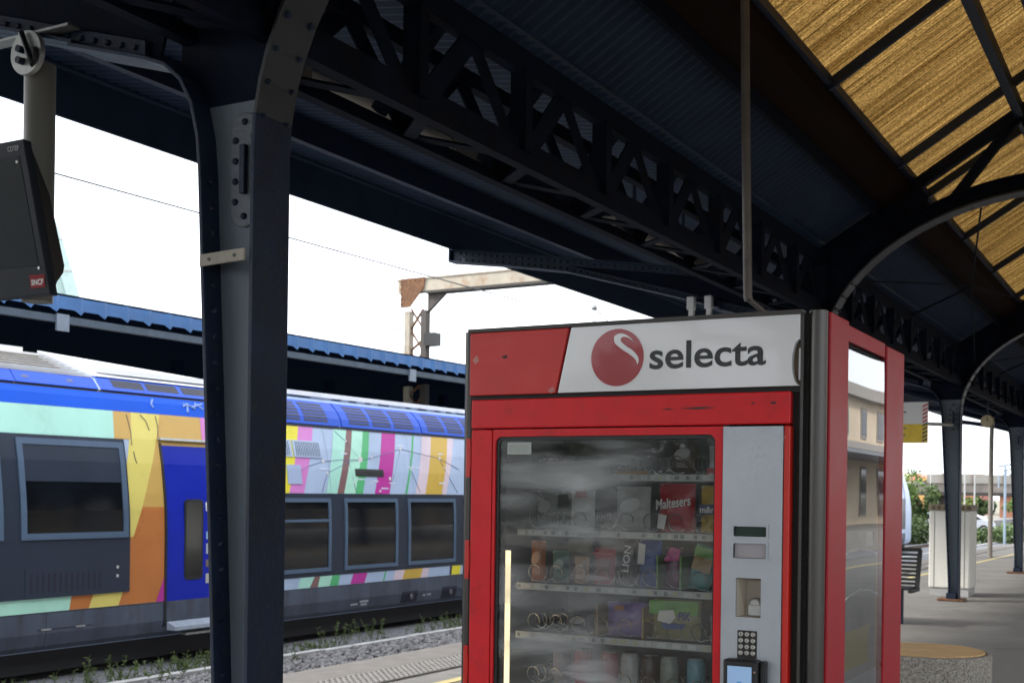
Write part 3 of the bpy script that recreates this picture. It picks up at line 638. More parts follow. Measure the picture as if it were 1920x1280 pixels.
# right hand service panel
MB().box(-1.1435, -.973, 3.319, 3.325, .34, 1.689).build('control_panel_backing', gap_m, vm)
MB().box(-.9715, -.9525, 3.270, 3.325, .30, 1.690).build('door_edge', red_edge, vm, .004)
cp = MB()
def panel_with_holes(x0, x1, z0, z1, holes, y0, y1):
    xs_ = sorted({x0, x1} | {h[0] for h in holes} | {h[1] for h in holes}); zs_ = sorted({z0, z1} | {h[2] for h in holes} | {h[3] for h in holes}); mb = MB()
    for a, b in zip(xs_, xs_[1:]):
        for c, d in zip(zs_, zs_[1:]):
            if any(h[0] <= a and b <= h[1] and h[2] <= c and d <= h[3] for h in holes): continue
            mb.add([(a, y0, c), (b, y0, c), (b, y0, d), (a, y0, d)], [(0, 1, 2, 3)])
    for h in holes:
        a, b, c, d = h
        mb.add([(a, y0, c), (b, y0, c), (b, y0, d), (a, y0, d), (a, y1, c), (b, y1, c), (b, y1, d), (a, y1, d)], [(0, 4, 5, 1), (1, 5, 6, 2), (2, 6, 7, 3), (3, 7, 4, 0)])
    a, b, c, d = x0, x1, z0, z1
    mb.add([(a, y0, c), (b, y0, c), (b, y0, d), (a, y0, d), (a, y1, c), (b, y1, c), (b, y1, d), (a, y1, d)], [(0, 4, 5, 1), (1, 5, 6, 2), (2, 6, 7, 3), (3, 7, 4, 0)])
    return mb
holes = [(-1.108, -1.015, 1.385, 1.413), (-1.108, -1.015, 1.325, 1.366), (-1.100, -1.029, 1.163, 1.271)]
pan = panel_with_holes(-1.142, -.972, .34, 1.688, holes, 3.268, 3.2768).build('control_panel', silver, vm)
def bez(x0, x1, z0, z1, nm): 
    ring_frame(x0 - .005, x1 + .005, z0 - .005, z1 + .005, x0, x1, z0, z1, .004, 3.2645, 3.274).build(nm, silver, pan)
bez(-1.108, -1.015, 1.385, 1.413, 'display_bezel'); bez(-1.108, -1.015, 1.325, 1.366, 'label_bezel')
MB().box(-1.108, -1.015, 3.2755, 3.2765, 1.385, 1.413).build('lcd_display', hue('lcd', (.012, .04, .035), .15), pan)
ls = MB().box(-1.107, -1.016, 3.2740, 3.2755, 1.326, 1.365).build('instruction_label', hue('label paper', (.42, .40, .43), .5), pan)
for q in range(6): MB().box(-1.098, -1.055 + .006 * ((q * 7) % 3), 3.2732, 3.2738, 1.357 - q * .0052, 1.3583 - q * .0052).build('print_line', ink, ls)
MB().box(-1.042, -1.019, 3.2732, 3.2738, 1.345, 1.362).build('print_block', hue('dark print', (.08, .09, .1)), ls)
# coin return niche
MB().add([(-1.100, 3.277, 1.271), (-1.029, 3.277, 1.271), (-1.029, 3.277, 1.163), (-1.100, 3.277, 1.163), (-1.082, 3.318, 1.262), (-1.032, 3.318, 1.262), (-1.032, 3.300, 1.168), (-1.082, 3.300, 1.168)], [(4, 5, 6, 7), (0, 4, 7, 3), (0, 1, 5, 4), (1, 2, 6, 5), (3, 7, 6, 2)]).build('coin_niche', beige, pan)
MB().lathe([(.019, .0), (.019, -.010), (.013, -.014)], (-1.052, 3.302, 1.198), 20, 'y').build('coin_flap', galv, pan)
MB().box(-1.071, -1.033, 3.286, 3.302, 1.166, 1.198).build('coin_slide', galv, pan, .003)
MB().box(-1.093, -1.038, 3.2655, 3.2675, 1.05, 1.127).build('keypad_plate', hue('keypad', (.02, .018, .016)), pan, .002)
kd = MB().lathe([(.0066, 0), (.0066, -.002), (.005, -.003)], (0, 0, 0), 14, 'y').mesh('key', hue('metal key', (.5, .5, .48), .3, metal=.7))
kpi = hue('key print', (.1, .1, .1))
for i in range(3):
    for j in range(4):
        o = inst(kd, 'key', pan, (-1.0825 + i * .0172, 3.2654, 1.117 - j * .0172))
        ch = '123456789C0K'[j * 3 + i]
        inst(text_mesh(ch, kpi), 'key_mark', pan, (-1.0825 + i * .0172 - .0018, 3.2623, 1.117 - j * .0172 - .0028), FRONT, (.0036, .0056, 1))
rd = MB().box(-1.120, -1.022, 3.225, 3.2672, .86, 1.050).build('card_reader', black, vm, .006)
MB().box(-1.021, -1.006, 3.24, 3.2672, .87, 1.048).build('reader_side', black, rd, .004)
MB().box(-1.106, -1.038, 3.2238, 3.2247, .90, 1.033).build('reader_screen', mat('lit reader screen', (.12, .2, .33), .2, emit=(.30, .47, .72), es=.28), rd)
MB().lathe([(.010, 0), (.010, -.0006)], (-1.072, 3.2236, .982), 16, 'y').build('screen_symbol', mat('screen mark', (.03, .1, .25), .3, emit=(.03, .22, .55), es=.3), rd)
MB().lathe([(.003, 0), (.003, -.002)], (-1.030, 3.2245, 1.02), 8, 'y').build('reader_led', hue('led', (.4, .25, .2)), rd)
# scratches rubbed into the silver panel
scr = MB(); rs = random.Random(11)
for q in range(46):
    cx, cz = -1.055 + rs.gauss(0, .022), 1.585 + rs.gauss(0, .03); L = rs.uniform(.008, .03); a = R(rs.gauss(52, 14))
    scr.bar((cx, 3.2676, cz), (cx + L * math.cos(a), 3.2676, cz + L * math.sin(a)), .0007, .0006, (0, 1, 0))
for q in range(26):
    cx, cz = -1.122 + abs(rs.gauss(0, .018)), 1.672 - abs(rs.gauss(0, .012)); a = R(rs.uniform(0, 180)); L = rs.uniform(.004, .012)
    scr.bar((cx, 3.2676, cz), (cx + L * math.cos(a), 3.2676, cz + L * math.sin(a)), .0008, .0006, (0, 1, 0))
scr.build('scratches', hue('bare scratch', (.68, .70, .72), .4), pan)['kind'] = 'stuff'
# side panels and poster case
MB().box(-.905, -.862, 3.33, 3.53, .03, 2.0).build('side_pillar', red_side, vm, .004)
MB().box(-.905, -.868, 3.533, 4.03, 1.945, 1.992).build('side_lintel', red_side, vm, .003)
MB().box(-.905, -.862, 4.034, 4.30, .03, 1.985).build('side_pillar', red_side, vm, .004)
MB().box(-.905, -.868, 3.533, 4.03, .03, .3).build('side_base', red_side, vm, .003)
def poster_mat():
    m = bpy.data.materials.new('poster print'); m.use_nodes = True; n = m.node_tree.nodes; l = m.node_tree.links; b = n['Principled BSDF']; b.inputs['Roughness'].default_value = .5
    tcx = n.new('ShaderNodeTexCoord'); sx = n.new('ShaderNodeSeparateXYZ'); l.new(tcx.outputs['Generated'], sx.inputs[0])
    nz = n.new('ShaderNodeTexNoise'); nz.inputs['Scale'].default_value = 5; nz.inputs['Detail'].default_value = 5; l.new(tcx.outputs['Generated'], nz.inputs['Vector'])
    ad = n.new('ShaderNodeMath'); ad.operation = 'MULTIPLY_ADD'; l.new(nz.outputs['Fac'], ad.inputs[0]); ad.inputs[1].default_value = .18; l.new(sx.outputs['Z'], ad.inputs[2])
    r = n.new('ShaderNodeValToRGB'); l.new(ad.outputs[0], r.inputs['Fac']); e = r.color_ramp.elements
    e[0].position = .30; e[0].color = (.36, .36, .38, 1); e[1].position = .98; e[1].color = (.04, .05, .05, 1)
    for p, c in ((.50, (.34, .33, .33, 1)), (.56, (.22, .20, .19, 1)), (.62, (.09, .10, .07, 1)), (.70, (.12, .13, .06, 1)), (.8, (.08, .08, .08, 1))):
        q = e.new(p); q.color = c
    l.new(r.outputs[0], b.inputs['Base Color']); return m
pb = MB().box(-.905, -.884, 3.535, 4.028, .302, 1.943).build('poster', poster_mat(), vm)
ypk = MB().add([(-.8825, 3.60, .985), (-.8825, 3.92, .985), (-.8825, 3.905, 1.04), (-.8825, 3.92, 1.10), (-.8825, 3.60, 1.10), (-.8825, 3.615, 1.04)], [(0, 1, 2, 3, 4, 5)]).build('poster_packet', hue('packet yellow', (.42, .33, .05)), pb)
MB().add([(-.882, 3.66, 1.015), (-.882, 3.86, 1.015), (-.882, 3.86, 1.055), (-.882, 3.66, 1.055)], [(0, 1, 2, 3)]).build('poster_packet_band', hue('packet pale', (.55, .47, .25)), ypk)
wl_ = hue('poster white', (.6, .6, .6)); 
MB().tube([(-.8825, 3.54 + .12 * k, 1.16 + .055 * math.sin(math.pi * (k + 1) / 6)) for k in range(5)], .004, 5).build('poster_curve', wl_, pb)
MB().tube([(-.8825, 3.54 + .12 * k, 1.30 + .04 * math.sin(math.pi * (k + 1.2) / 6)) for k in range(5)], .003, 5).build('poster_curve', wl_, pb)
MB().box(-.883, -.8826, 3.86, 3.95, 1.345, 1.39).build('poster_tag', wl_, pb); MB().box(-.883, -.8826, 3.54, 3.59, 1.355, 1.40).build('poster_tag', wl_, pb)
MB().box(-.883, -.8826, 3.535, 4.02, .30, .955).build('poster_footer', hue('poster footer', (.45, .47, .52)), pb)
MB().box(-.8845, -.8835, 4.012, 4.026, .302, 1.5).build('poster_edge', hue('poster edge yellow', (.4, .3, .03)), pb)
# bowed reflecting cover
gb = MB(); N = 10; M_ = 24; vs = []
for i in range(N + 1):
    for j in range(M_ + 1):
        a, c = i / N, j / M_
        vs.append((-.8822 + .0185 * a + .0005 * math.sin(math.pi * a) * (.35 + .65 * math.sin(3 * math.pi * c)), 3.536 + .474 * a, .304 + 1.637 * c))
gb.add(vs, [(i * (M_ + 1) + j, (i + 1) * (M_ + 1) + j, (i + 1) * (M_ + 1) + j + 1, i * (M_ + 1) + j + 1) for i in range(N) for j in range(M_)], True)
gb.build('poster_glass', ad_glass, vm)
# interior lamp: lit strip on the left
MB().box(-1.915, -1.905, 3.34, 3.40, .5, 1.335).build('lamp_holder', black, vm)
MB().tube([(-1.885, 3.36, .5), (-1.885, 3.36, 1.315)], .019, 14).build('interior_lamp', mat('lit lamp strip', (.8, .75, .6), .4, emit=(1., .82, .48), es=.85), vm)
# shelves with price strips and spirals
ZS = [1.557, 1.384, 1.215, 1.062, .895]
ptag = hue('price tag', (.62, .63, .6)); ptag2 = hue('dark tag', (.08, .09, .1)); ptag3 = hue('yellowish tag', (.55, .53, .36))
sp = MB(); turns = 5
sp.tube([(.027 * math.cos(2 * math.pi * k / 14), .004 + k * .0035, .027 * math.sin(2 * math.pi * k / 14)) for k in range(14 * turns + 1)], .0017, 5)
sp_me = sp.mesh('spiral', wire_m)
rs = random.Random(5)
for i, z in enumerate(ZS):
    sh = MB().box(-1.86, -1.162, 3.40, 3.88, z - .022, z - .017).build('shelf', hue('shelf tray', (.2, .21, .22), .4), vm)
    MB().box(-1.86, -1.162, 3.392, 3.400, z - .020, z).build('price_strip', strip_m, sh)
    u = -1.855
    while u < -1.175:
        w_ = rs.choice((.010, .014, .02, .026)); k = rs.random()
        if k < .62: MB().box(u, u + w_, 3.3905, 3.3915, z - .0165, z - .003).build('price_tag', ptag if k < .45 else ptag3, sh)
        else:
            for q in range(3): MB().box(u + q * .004, u + q * .004 + .0018, 3.3905, 3.3915, z - .0155, z - .004).build('tag_bars', ptag2, sh)
        u += w_ + rs.uniform(.004, .022)
    us = [-1.81 + q * .0782 for q in range(9)]
    for u in us: inst(sp_me, 'spiral', sh, (u, 3.402, z + .029))
# ================================================================== PRODUCTS in the machine (each a thing of its own)
def pillow(w_, h, d, crimp=.012, n=8):
    mb = MB(); vs = []; rs_ = random.Random(int(w_ * 1e4) + int(h * 1e4))
    for sgn in (-1, 1):
        for j in range(n + 1):
            for i in range(n + 1):
                a, b = i / n, j / n
                e = (math.sin(math.pi * a) ** .6) * (math.sin(math.pi * b) ** .5 if 0 < b < 1 else 0)
                vs.append(((a - .5) * w_ * (1 - .05 * math.sin(math.pi * b)), sgn * d / 2 * e * (1 + .25 * (rs_.random() - .5)), b * h))
    m_ = (n + 1) ** 2
    fs = []
    for j in range(n):
        for i in range(n):
            q = j * (n + 1) + i; fs.append((q, q + 1, q + n + 2, q + n + 1)); fs.append((m_ + q, m_ + q + n + 1, m_ + q + n + 2, m_ + q + 1))
    mb.add(vs, fs, True)
    return mb
def pack(name, label, cat, u, z, w_, h, d, m, t=3.455, rx=0., ry=0., extras=()):
    o = bpy.data.objects.new(name, pillow(w_, h, d).mesh(name, m)); col.objects.link(o)
    o.location = (u, t, z); o.rotation_euler = (rx, ry, 0); tag(o, label, cat, 'snacks in the vending machine')
    o['_b'] = (0, 0, 0)
    cl = m.name[5:]; lt = hue('pale crimp ' + cl, tuple(min(1, x * .6 + .22) for x in m.node_tree.nodes['Color Ramp'].color_ramp.elements[1].color[:3]), .3)
    for zz in (.001, h - .008): MB().box(-w_ * .47, w_ * .47, -.0015, .0015, zz, zz + .007).build('crimp', lt, o)
    if not extras and h > .05:
        pn = MB(); N_ = 14
        pn.prism([(w_ * .3 * math.cos(6.2832 * k / N_), h * .58 + h * .16 * math.sin(6.2832 * k / N_) + .05 * h * math.cos(6.2832 * k / N_)) for k in range(N_)], 'y', -d * .5 - .0035, -d * .5 - .0028); pn.build('label_oval', lt, o)
        for q in range(3): MB().box(-w_ * .2, w_ * (.2 - .06 * q), -d * .5 - .0025, -d * .5 - .0018, h * (.2 + .05 * q), h * (.222 + .05 * q)).build('print_line', lt, o)
    for (nm, me, loc, rot, s_) in extras: inst(me, nm, o, loc, rot, s_)
    return o
def foil(n, c): return mat('foil ' + n, c, .3, var=.25, vs=14, bump=.25, bs=30)
FR, FPUR, FY, FG = foil('crimson', (.42, .015, .035)), foil('purple', (.20, .13, .36)), foil('yellow', (.62, .40, .04)), foil('green', (.13, .36, .05))
FSIL, FW, FBL, FBR, FK = foil('silver', (.42, .42, .40)), foil('white', (.6, .6, .6)), foil('blue', (.03, .08, .30)), foil('brown', (.06, .03, .02)), foil('black', (.015, .015, .02))
FPK, FTEAL, FOR = foil('pink', (.55, .03, .22)), foil('teal', (.04, .28, .25)), foil('orange', (.45, .14, .03))
wtx = hue('white print', (.75, .72, .7)); ntx = hue('navy print', (.02, .03, .14)); 
band_m = lambda c, n: hue('band ' + n, c)
z1, z2, z3, z4, z5 = [z + .001 for z in ZS]
# row 1
pack('snack_bag', 'dark brown bag on the top shelf at the right of the machine', 'snack', -1.325, z1, .085, .105, .05, FBR)
pack('snack_bag', 'small pale red packet at the end of the top shelf', 'snack', -1.225, z1, .05, .085, .04, FW, extras=[('label_band', MB().box(-.024, .024, -.023, -.02, .0, .02).mesh('b', FR), (0, 0, 0), (0, 0, 0), (1, 1, 1))])
goldf = foil('gold', (.55, .3, .06))
pack('wafer_packet', 'flat gold packet lying low on the top shelf', 'snack', -1.485, z1 - .012, .115, .022, .03, goldf, t=3.425)
# row 2
pack('snack_bag', 'red chocolate ball bag with white slanted lettering on second shelf', 'snack', -1.348, z2, .118, .147, .05, FR, extras=[
    ('lettering', text_mesh('Maltesers', wtx, .02, .2), (-.056, -.031, .066), (R(90), R(-8), 0), (.112, .030, 1)),
    ('print_patch', MB().prism([(-.052, .012), (-.03, .008), (-.022, .05), (-.048, .055)], 'y', -.03, -.029).mesh('p', wtx), (0, 0, 0), (0, 0, 0), (1, 1, 1))])
pack('snack_bag', 'yellow sweet bag with dark lettering beside the red bag', 'snack', -1.232, z2, .082, .140, .05, FY, extras=[
    ('label_band', MB().box(-.036, .036, -.0285, -.0275, .055, .085).mesh('b', ntx), (0, 0, 0), (0, 0, 0), (1, 1, 1)),
    ('lettering', text_mesh("m&m's", wtx, .03), (-.034, -.030, .06), FRONT, (.068, .02, 1))])
pack('snack_bag', 'clear silvery bag of crisps on the second shelf', 'snack', -1.49, z2, .115, .135, .05, FSIL)
pack('snack_bag', 'white packet with red mark on the second shelf', 'snack', -1.66, z2, .085, .14, .045, FW, extras=[('print_mark', MB().prism([(-.02, .10), (.02, .10), (.025, .13), (-.01, .13)], 'y', -.0235, -.0225).mesh('p', FR), (0, 0, 0), (0, 0, 0), (1, 1, 1))])
pack('snack_bag', 'dull grey packet at the left of the second shelf', 'snack', -1.785, z2, .075, .12, .045, foil('dull', (.22, .23, .22)))
# row 3
row3 = [('snack_bar', 'copper coloured bar at the left of the third shelf', -1.815, .052, .13, FOR), ('snack_bar', 'dull teal packet second from left on third shelf', -1.735, .06, .10, foil('dull teal', (.10, .2, .17))),
        ('snack_bar', 'small orange packet third from left on third shelf', -1.662, .052, .085, foil('tan', (.4, .2, .06)))]
for nm, lb, u, w_, h, m in row3: pack(nm, lb, 'snack', u, z3, w_, h, .035, m)
pack('snack_bar', 'dark red bar packet on the third shelf', 'snack', -1.585, z3, .072, .115, .035, FR, ry=0.03, extras=[('print_band', MB().box(-.034, .034, -.0195, -.019, .094, .1).mesh('b', band_m((.6, .1, .1), 'red')), (0, 0, 0), (0, 0, 0), (1, 1, 1)),
    ('print_band', MB().box(-.025, .025, -.0205, -.02, .03, .08).mesh('b', band_m((.18, .03, .03), 'maroon')), (0, 0, 0), (0, 0, 0), (1, 1, 1))])
pack('snack_bar', 'black bar standing upright with white lettering', 'snack', -1.512, z3, .044, .145, .03, FK, ry=.12, extras=[('lettering', text_mesh('LION', wtx, .02), (.009, -.0175, .045), (R(90), R(-90), 0), (.08, .022, 1))])
pack('snack_bag', 'silver and blue packet on the third shelf', 'snack', -1.432, z3, .075, .145, .04, FBL, extras=[('print_patch', MB().prism([(-.034, .07), (-.012, .07), (-.008, .13), (-.03, .135)], 'y', -.0215, -.0205).mesh('p', wtx), (0, 0, 0), (0, 0, 0), (1, 1, 1))])
pack('sweet_roll', 'pink topped packet between green dividers', 'snack', -1.355, z3, .058, .125, .04, foil('plum', (.14, .04, .08)), extras=[('pink_top', MB().prism([(-.027, .082), (.022, .085), (.026, .118), (-.004, .125)], 'y', -.0215, -.0205).mesh('p', FPK), (0, 0, 0), (0, 0, 0), (1, 1, 1))])
pack('snack_bag', 'leaning green and teal packet on the third shelf', 'snack', -1.278, z3, .072, .135, .04, FTEAL, ry=.22, extras=[('print_patch', MB().prism([(-.03, .06), (.03, .055), (.03, .10), (-.028, .10)], 'y', -.0215, -.0205).mesh('p', foil('ochre', (.35, .2, .03))), (0, 0, 0), (0, 0, 0), (1, 1, 1)), ('print_patch', MB().box(-.03, .03, -.0215, -.0205, .10, .13).mesh('p', FG), (0, 0, 0), (0, 0, 0), (1, 1, 1))])
pack('snack_bar', 'white and red bar at the end of the third shelf', 'snack', -1.205, z3, .048, .13, .03, FW, extras=[('print_patch', MB().prism([(-.022, .008), (.022, .004), (.022, .05), (-.015, .035)], 'y', -.0165, -.0155).mesh('p', FR), (0, 0, 0), (0, 0, 0), (1, 1, 1)), ('lettering', text_mesh('KINDER', ntx, .01), (.008, -.0175, .05), (R(90), R(-90), 0), (.07, .018, 1))])
dv = MB().box(-.003, .003, -.02, .3, 0, .10).mesh('divider', hue('green divider', (.12, .26, .05)))
dv2 = MB().box(-.003, .003, -.02, .3, 0, .095).mesh('divider', hue('tan divider', (.32, .22, .08)))
for u in (-1.392, -1.318): inst(dv, 'divider', vm, (u, 3.43, z3))
for u in (-1.588, -1.437): inst(dv2, 'divider', vm, (u, 3.43, z4))
# row 4
pack('biscuit_packet', 'lilac packet in the middle of the fourth shelf', 'snack', -1.508, z4, .13, .105, .045, FPUR, extras=[('print_patch', MB().box(-.03, .0, -.0245, -.0235, .08, .095).mesh('p', FOR), (0, 0, 0), (0, 0, 0), (1, 1, 1))])
pack('sweet_bag', 'bright green sweet bag lettered in dark blue on fourth shelf', 'snack', -1.345, z4, .158, .122, .05, foil('mixed sweets', (.28, .26, .12)), extras=[
    ('green_top', MB().box(-.078, .078, -.028, -.026, .078, .118).mesh('b', FG), (0, 0, 0), (0, 0, 0), (1, 1, 1)),
    ('white_blob', MB().prism([(-.05, .058), (-.01, .05), (.008, .07), (0, .092), (-.045, .088)], 'y', -.031, -.0295).mesh('p', wtx), (0, 0, 0), (0, 0, 0), (1, 1, 1)),
    ('lettering', text_mesh('PIK', ntx, .03, .2), (.015, -.032, .062), FRONT, (.042, .026, 1)),
    ('blue_arc', MB().prism([(-.03, .035), (.03, .035), (.04, .052), (-.04, .052)], 'y', -.0305, -.0295).mesh('p', FBL), (0, 0, 0), (0, 0, 0), (1, 1, 1))])
pack('snack_bag', 'crumpled silver packet at the end of the fourth shelf', 'snack', -1.21, z4, .06, .08, .04, FSIL)
pack('snack_bag', 'faded dark packet at the left of the fourth shelf', 'snack', -1.665, z4, .09, .07, .04, foil('slate', (.10, .11, .12)))
# row 5: cans, bottles and cartons, tops in view
def can_thing(u, m, lb, h=.115, r=.028):
    t = thing('drink_can', lb, 'drink', (u, 3.46, z5), 'drinks at the bottom of the machine')
    MB().lathe([(r * .8, 0), (r, .008), (r, h - .012), (r * .82, h)], (u, 3.46, z5), 20).build('body', m, t)
    MB().lathe([(r * .83, h - .0005), (r * .83, h + .003), (r * .7, h + .002)], (u, 3.46, z5), 20).build('lid', galv, t)
for u, m, lb in [(-1.73, foil('rose grey', (.3, .26, .26)), 'pale can at the left of the lowest visible shelf'), (-1.655, FR, 'red can beside the pale can on the lowest visible shelf'), (-1.565, FR, 'red and white can in the middle of the lowest visible shelf'),
                 (-1.497, FW, 'white topped can on the lowest visible shelf'), (-1.43, FBR, 'brown can on the lowest visible shelf'), (-1.368, foil('grey green', (.3, .34, .3)), 'tall grey green can on the lowest visible shelf'), (-1.283, foil('sky blue', (.16, .38, .48)), 'light blue can near the right of the lowest visible shelf')]:
    can_thing(u, m, lb)

# ================================================================== TRAIN (track frame)
PROF = [(-.47, .10), (-.40, .04), (-.25, .0), (.9, .0), (1.2, .012), (1.43, .035), (1.8, .085), (2.12, .15), (2.47, .25), (2.62, .33), (2.75, .45), (2.88, .62), (2.97, .82), (3.03, 1.05), (3.07, 1.5)]
USIDE = -12.2; UCEN = USIDE - 1.5
def sx(z):
    for (a, x), (b, y) in zip(PROF, PROF[1:]):
        if a <= z <= b: return x + (y - x) * (z - a) / (b - a)
    return PROF[-1][1] if z > 3 else PROF[0][1]
def zsteps(z0, z1): return [z0] + [p[0] for p in PROF if z0 + .01 < p[0] < z1 - .01] + [z1]
def sq(z0, z1, b0, b1, t0, t1, off=.004):
    zs = zsteps(z0, z1); vs = []
    for z in zs:
        f = (z - z0) / (z1 - z0); vs += [(USIDE - sx(z) + off, b0 + (t0 - b0) * f, z), (USIDE - sx(z) + off, b1 + (t1 - b1) * f, z)]
    return MB().add(vs, [(2 * i, 2 * i + 1, 2 * i + 3, 2 * i + 2) for i in range(len(zs) - 1)])
def sbox(z0, z1, t0, t1, o0, o1, mb=None, lean=0.):
    mb = mb or MB(); zs = zsteps(z0, z1); vs = []
    for z in zs:
        for o, t in ((o0, t0), (o0, t1), (o1, t1), (o1, t0)): vs.append((USIDE - sx(z) + o, t + lean * (z - z0), z))
    fs = [(0, 1, 2, 3), tuple(4 * (len(zs) - 1) + k for k in (3, 2, 1, 0))]
    for i in range(len(zs) - 1):
        for k in range(4): fs.append((4 * i + k, 4 * i + 4 + k, 4 * i + 4 + (k + 1) % 4, 4 * i + (k + 1) % 4))
    return mb.add(vs, fs)
P_ = lambda n, c, r=.3: mat('train ' + n, c, r, var=.05, vs=1.5, spec=.22, dirt=tuple(x * .75 for x in c), dscale=2.5, damt=.55)
tgrey = mat('train skirt grey', (.075, .09, .125), .4, var=.25, vs=2.5, spec=.25, dirt=(.045, .04, .038), dscale=3, damt=.8, stretch=(1, 1, .35)); tband = P_('window band', (.03, .04, .062), .3); tframe = P_('window frame blue', (.085, .13, .20), .35)
tlight = P_('stripe grey blue', (.40, .50, .68)); tblue = mat('train roof blue', (.016, .075, .46), .42, var=.08, vs=1.5, spec=.12); tblue2 = mat('train cornice blue', (.008, .085, .56), .45, var=.06, vs=1.5, spec=.08); tdoor = P_('door blue', (.008, .022, .38))
tmint = P_('mint', (.40, .72, .62)); tmint2 = P_('pale mint', (.42, .74, .60)); tyel = P_('yellow', (.72, .62, .17)); tgold = P_('gold', (.60, .40, .08)); ttan = P_('tan', (.58, .37, .11)); torange = P_('orange', (.50, .18, .055))
tpink = P_('pink', (.62, .22, .55)); tmag = P_('magenta', (.48, .045, .32)); tbrown = P_('brown', (.22, .12, .12)); tgreen = P_('green', (.10, .45, .19)); tpale = P_('pale pink', (.66, .55, .62)); tyel2 = P_('strong yellow', (.75, .66, .05))
troof = P_('white roof', (.78, .79, .82), .5); tglass = mat('dark train glass', (.006, .008, .011), .03, var=.3, vs=2, spec=.75); tdark = mat('train underside', (.02, .02, .022), .8)
train = thing('train', 'blue roofed regional train with bright slanted stripes at the next track', 'train', (UCEN, 20, -.68), track=True)
TE, TN = 1.0, 52.0
sec = [(USIDE - x, z) for z, x in PROF]; secm = [(2 * UCEN - u, z) for u, z in reversed(sec)]
full = sec + secm[1:]
body = MB(); rings = [(TE, 1., 0.), (TN, 1., 0.), (TN + .9, .97, -.12), (TN + 1.8, .88, -.45), (TN + 2.5, .74, -1.0), (TN + 2.9, .55, -1.7)]
vs = []
for t, k, dz in rings: vs += [(UCEN + (u - UCEN) * k, t, z if z < .2 else z + dz * min(1, (z - .2) / 2.6)) for u, z in full]
n = len(full); fs = [tuple(range(n))[::-1], tuple(range((len(rings) - 1) * n, len(rings) * n))]
for i in range(len(rings) - 1):
    for k in range(n): fs.append((i * n + k, i * n + (k + 1) % n, (i + 1) * n + (k + 1) % n, (i + 1) * n + k))
body.add(vs, fs).build('body', tlight, train)
MB().box(UCEN - 1.2, UCEN + 1.25, TE, TN + 1, -.75, -.44).build('underframe', tdark, train)
def st(nm, mb, m): return mb.build(nm, m, train)
st('skirt', sq(-.46, .0, TE, TN, TE, TN), tgrey)
st('roof', MB().box(UCEN - .95, UCEN + .75, 10.95, TN - 1, 2.99, 3.06), troof)
# nose: dark windscreen and blue mask
def nose_ring(k0, k1, zlo, zhi, off, m, nm):
    a, b = rings[k0], rings[k1]; mb = MB(); v = []
    for t, k, dz in (a, b):
        for u, z in full:
            if zlo <= z <= zhi: v.append((UCEN + (u - UCEN) * k * (1 + off), t + off, z if z < .2 else z + dz * min(1, (z - .2) / 2.6)))
    h = len(v) // 2; half = h // 2
    mb.add(v, [(i, i + 1, h + i + 1, h + i) for i in range(h - 1)]); return mb.build(nm, m, train)
nose_ring(1, 4, 1.2, 2.2, .01, mat('train nose blue', (.02, .06, .3), .3), 'nose_mask')
# window band: left module and passenger section
st('window_module', sbox(.17, 2.105, 3.0, 10.86, .0, .03, lean=0), tband)
st('window_band', sq(.165, 1.432, 12.45, TN, 12.45, TN, .006), tband)
# upper cornice
st('cornice', sq(2.465, 2.70, TE, 13.2, TE, 13.2, .006), tblue2)
def fairing(t0, t1, z0, z1, nm, m, off=.03): return sbox(z0, z1, t0, t1, .0, off, lean=.42).build(nm, m, train)
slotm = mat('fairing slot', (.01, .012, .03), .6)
for a, b in ((3.0, 9.46), (9.48, 10.7)):
    f = fairing(a, b, 2.735, 2.90, 'roof_fairing', tblue)
for a in (9.2, 9.62, 10.28): sbox(2.80, 2.84, a, a + .09, .03, .034, lean=.42).build('fairing_catch', hue('catch', (.03, .05, .16)), train)
st('fairing_gap', sq(2.70, 2.735, TE, 13.4, TE, 13.4, .003), slotm)
# radiator grille on the roof
gr = MB(); 
for k in range(8):
    z = 2.90 + k * .036; u = USIDE - .64 - k * .07
    gr.box(u - .02, u + .012, 2.0, 10.78 - k * .05, z, z + .016)
rg = gr.build('roof_grille', hue('grille slats', (.5, .47, .43), .5), train)
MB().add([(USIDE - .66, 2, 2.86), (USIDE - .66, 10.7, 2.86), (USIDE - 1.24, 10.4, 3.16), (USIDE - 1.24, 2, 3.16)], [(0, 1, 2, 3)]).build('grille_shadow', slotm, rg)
MB().box(USIDE - 1.3, USIDE - 1.2, 2.0, 10.4, 3.17, 3.20).box(USIDE - 1.5, USIDE - 1.25, 9.4, 10.2, 3.20, 3.26).build('grille_frame', troof, rg)
MB().add([(USIDE - .66, 10.86, 2.93), (USIDE - 1.25, 10.42, 3.24), (USIDE - 1.25, 13.3, 3.12), (USIDE - .66, 13.3, 2.93), (USIDE - .70, 10.90, 2.88), (USIDE - 1.25, 10.5, 2.9)], [(0, 1, 2, 3), (0, 4, 5, 1)]).build('roof_cowl', troof, train)
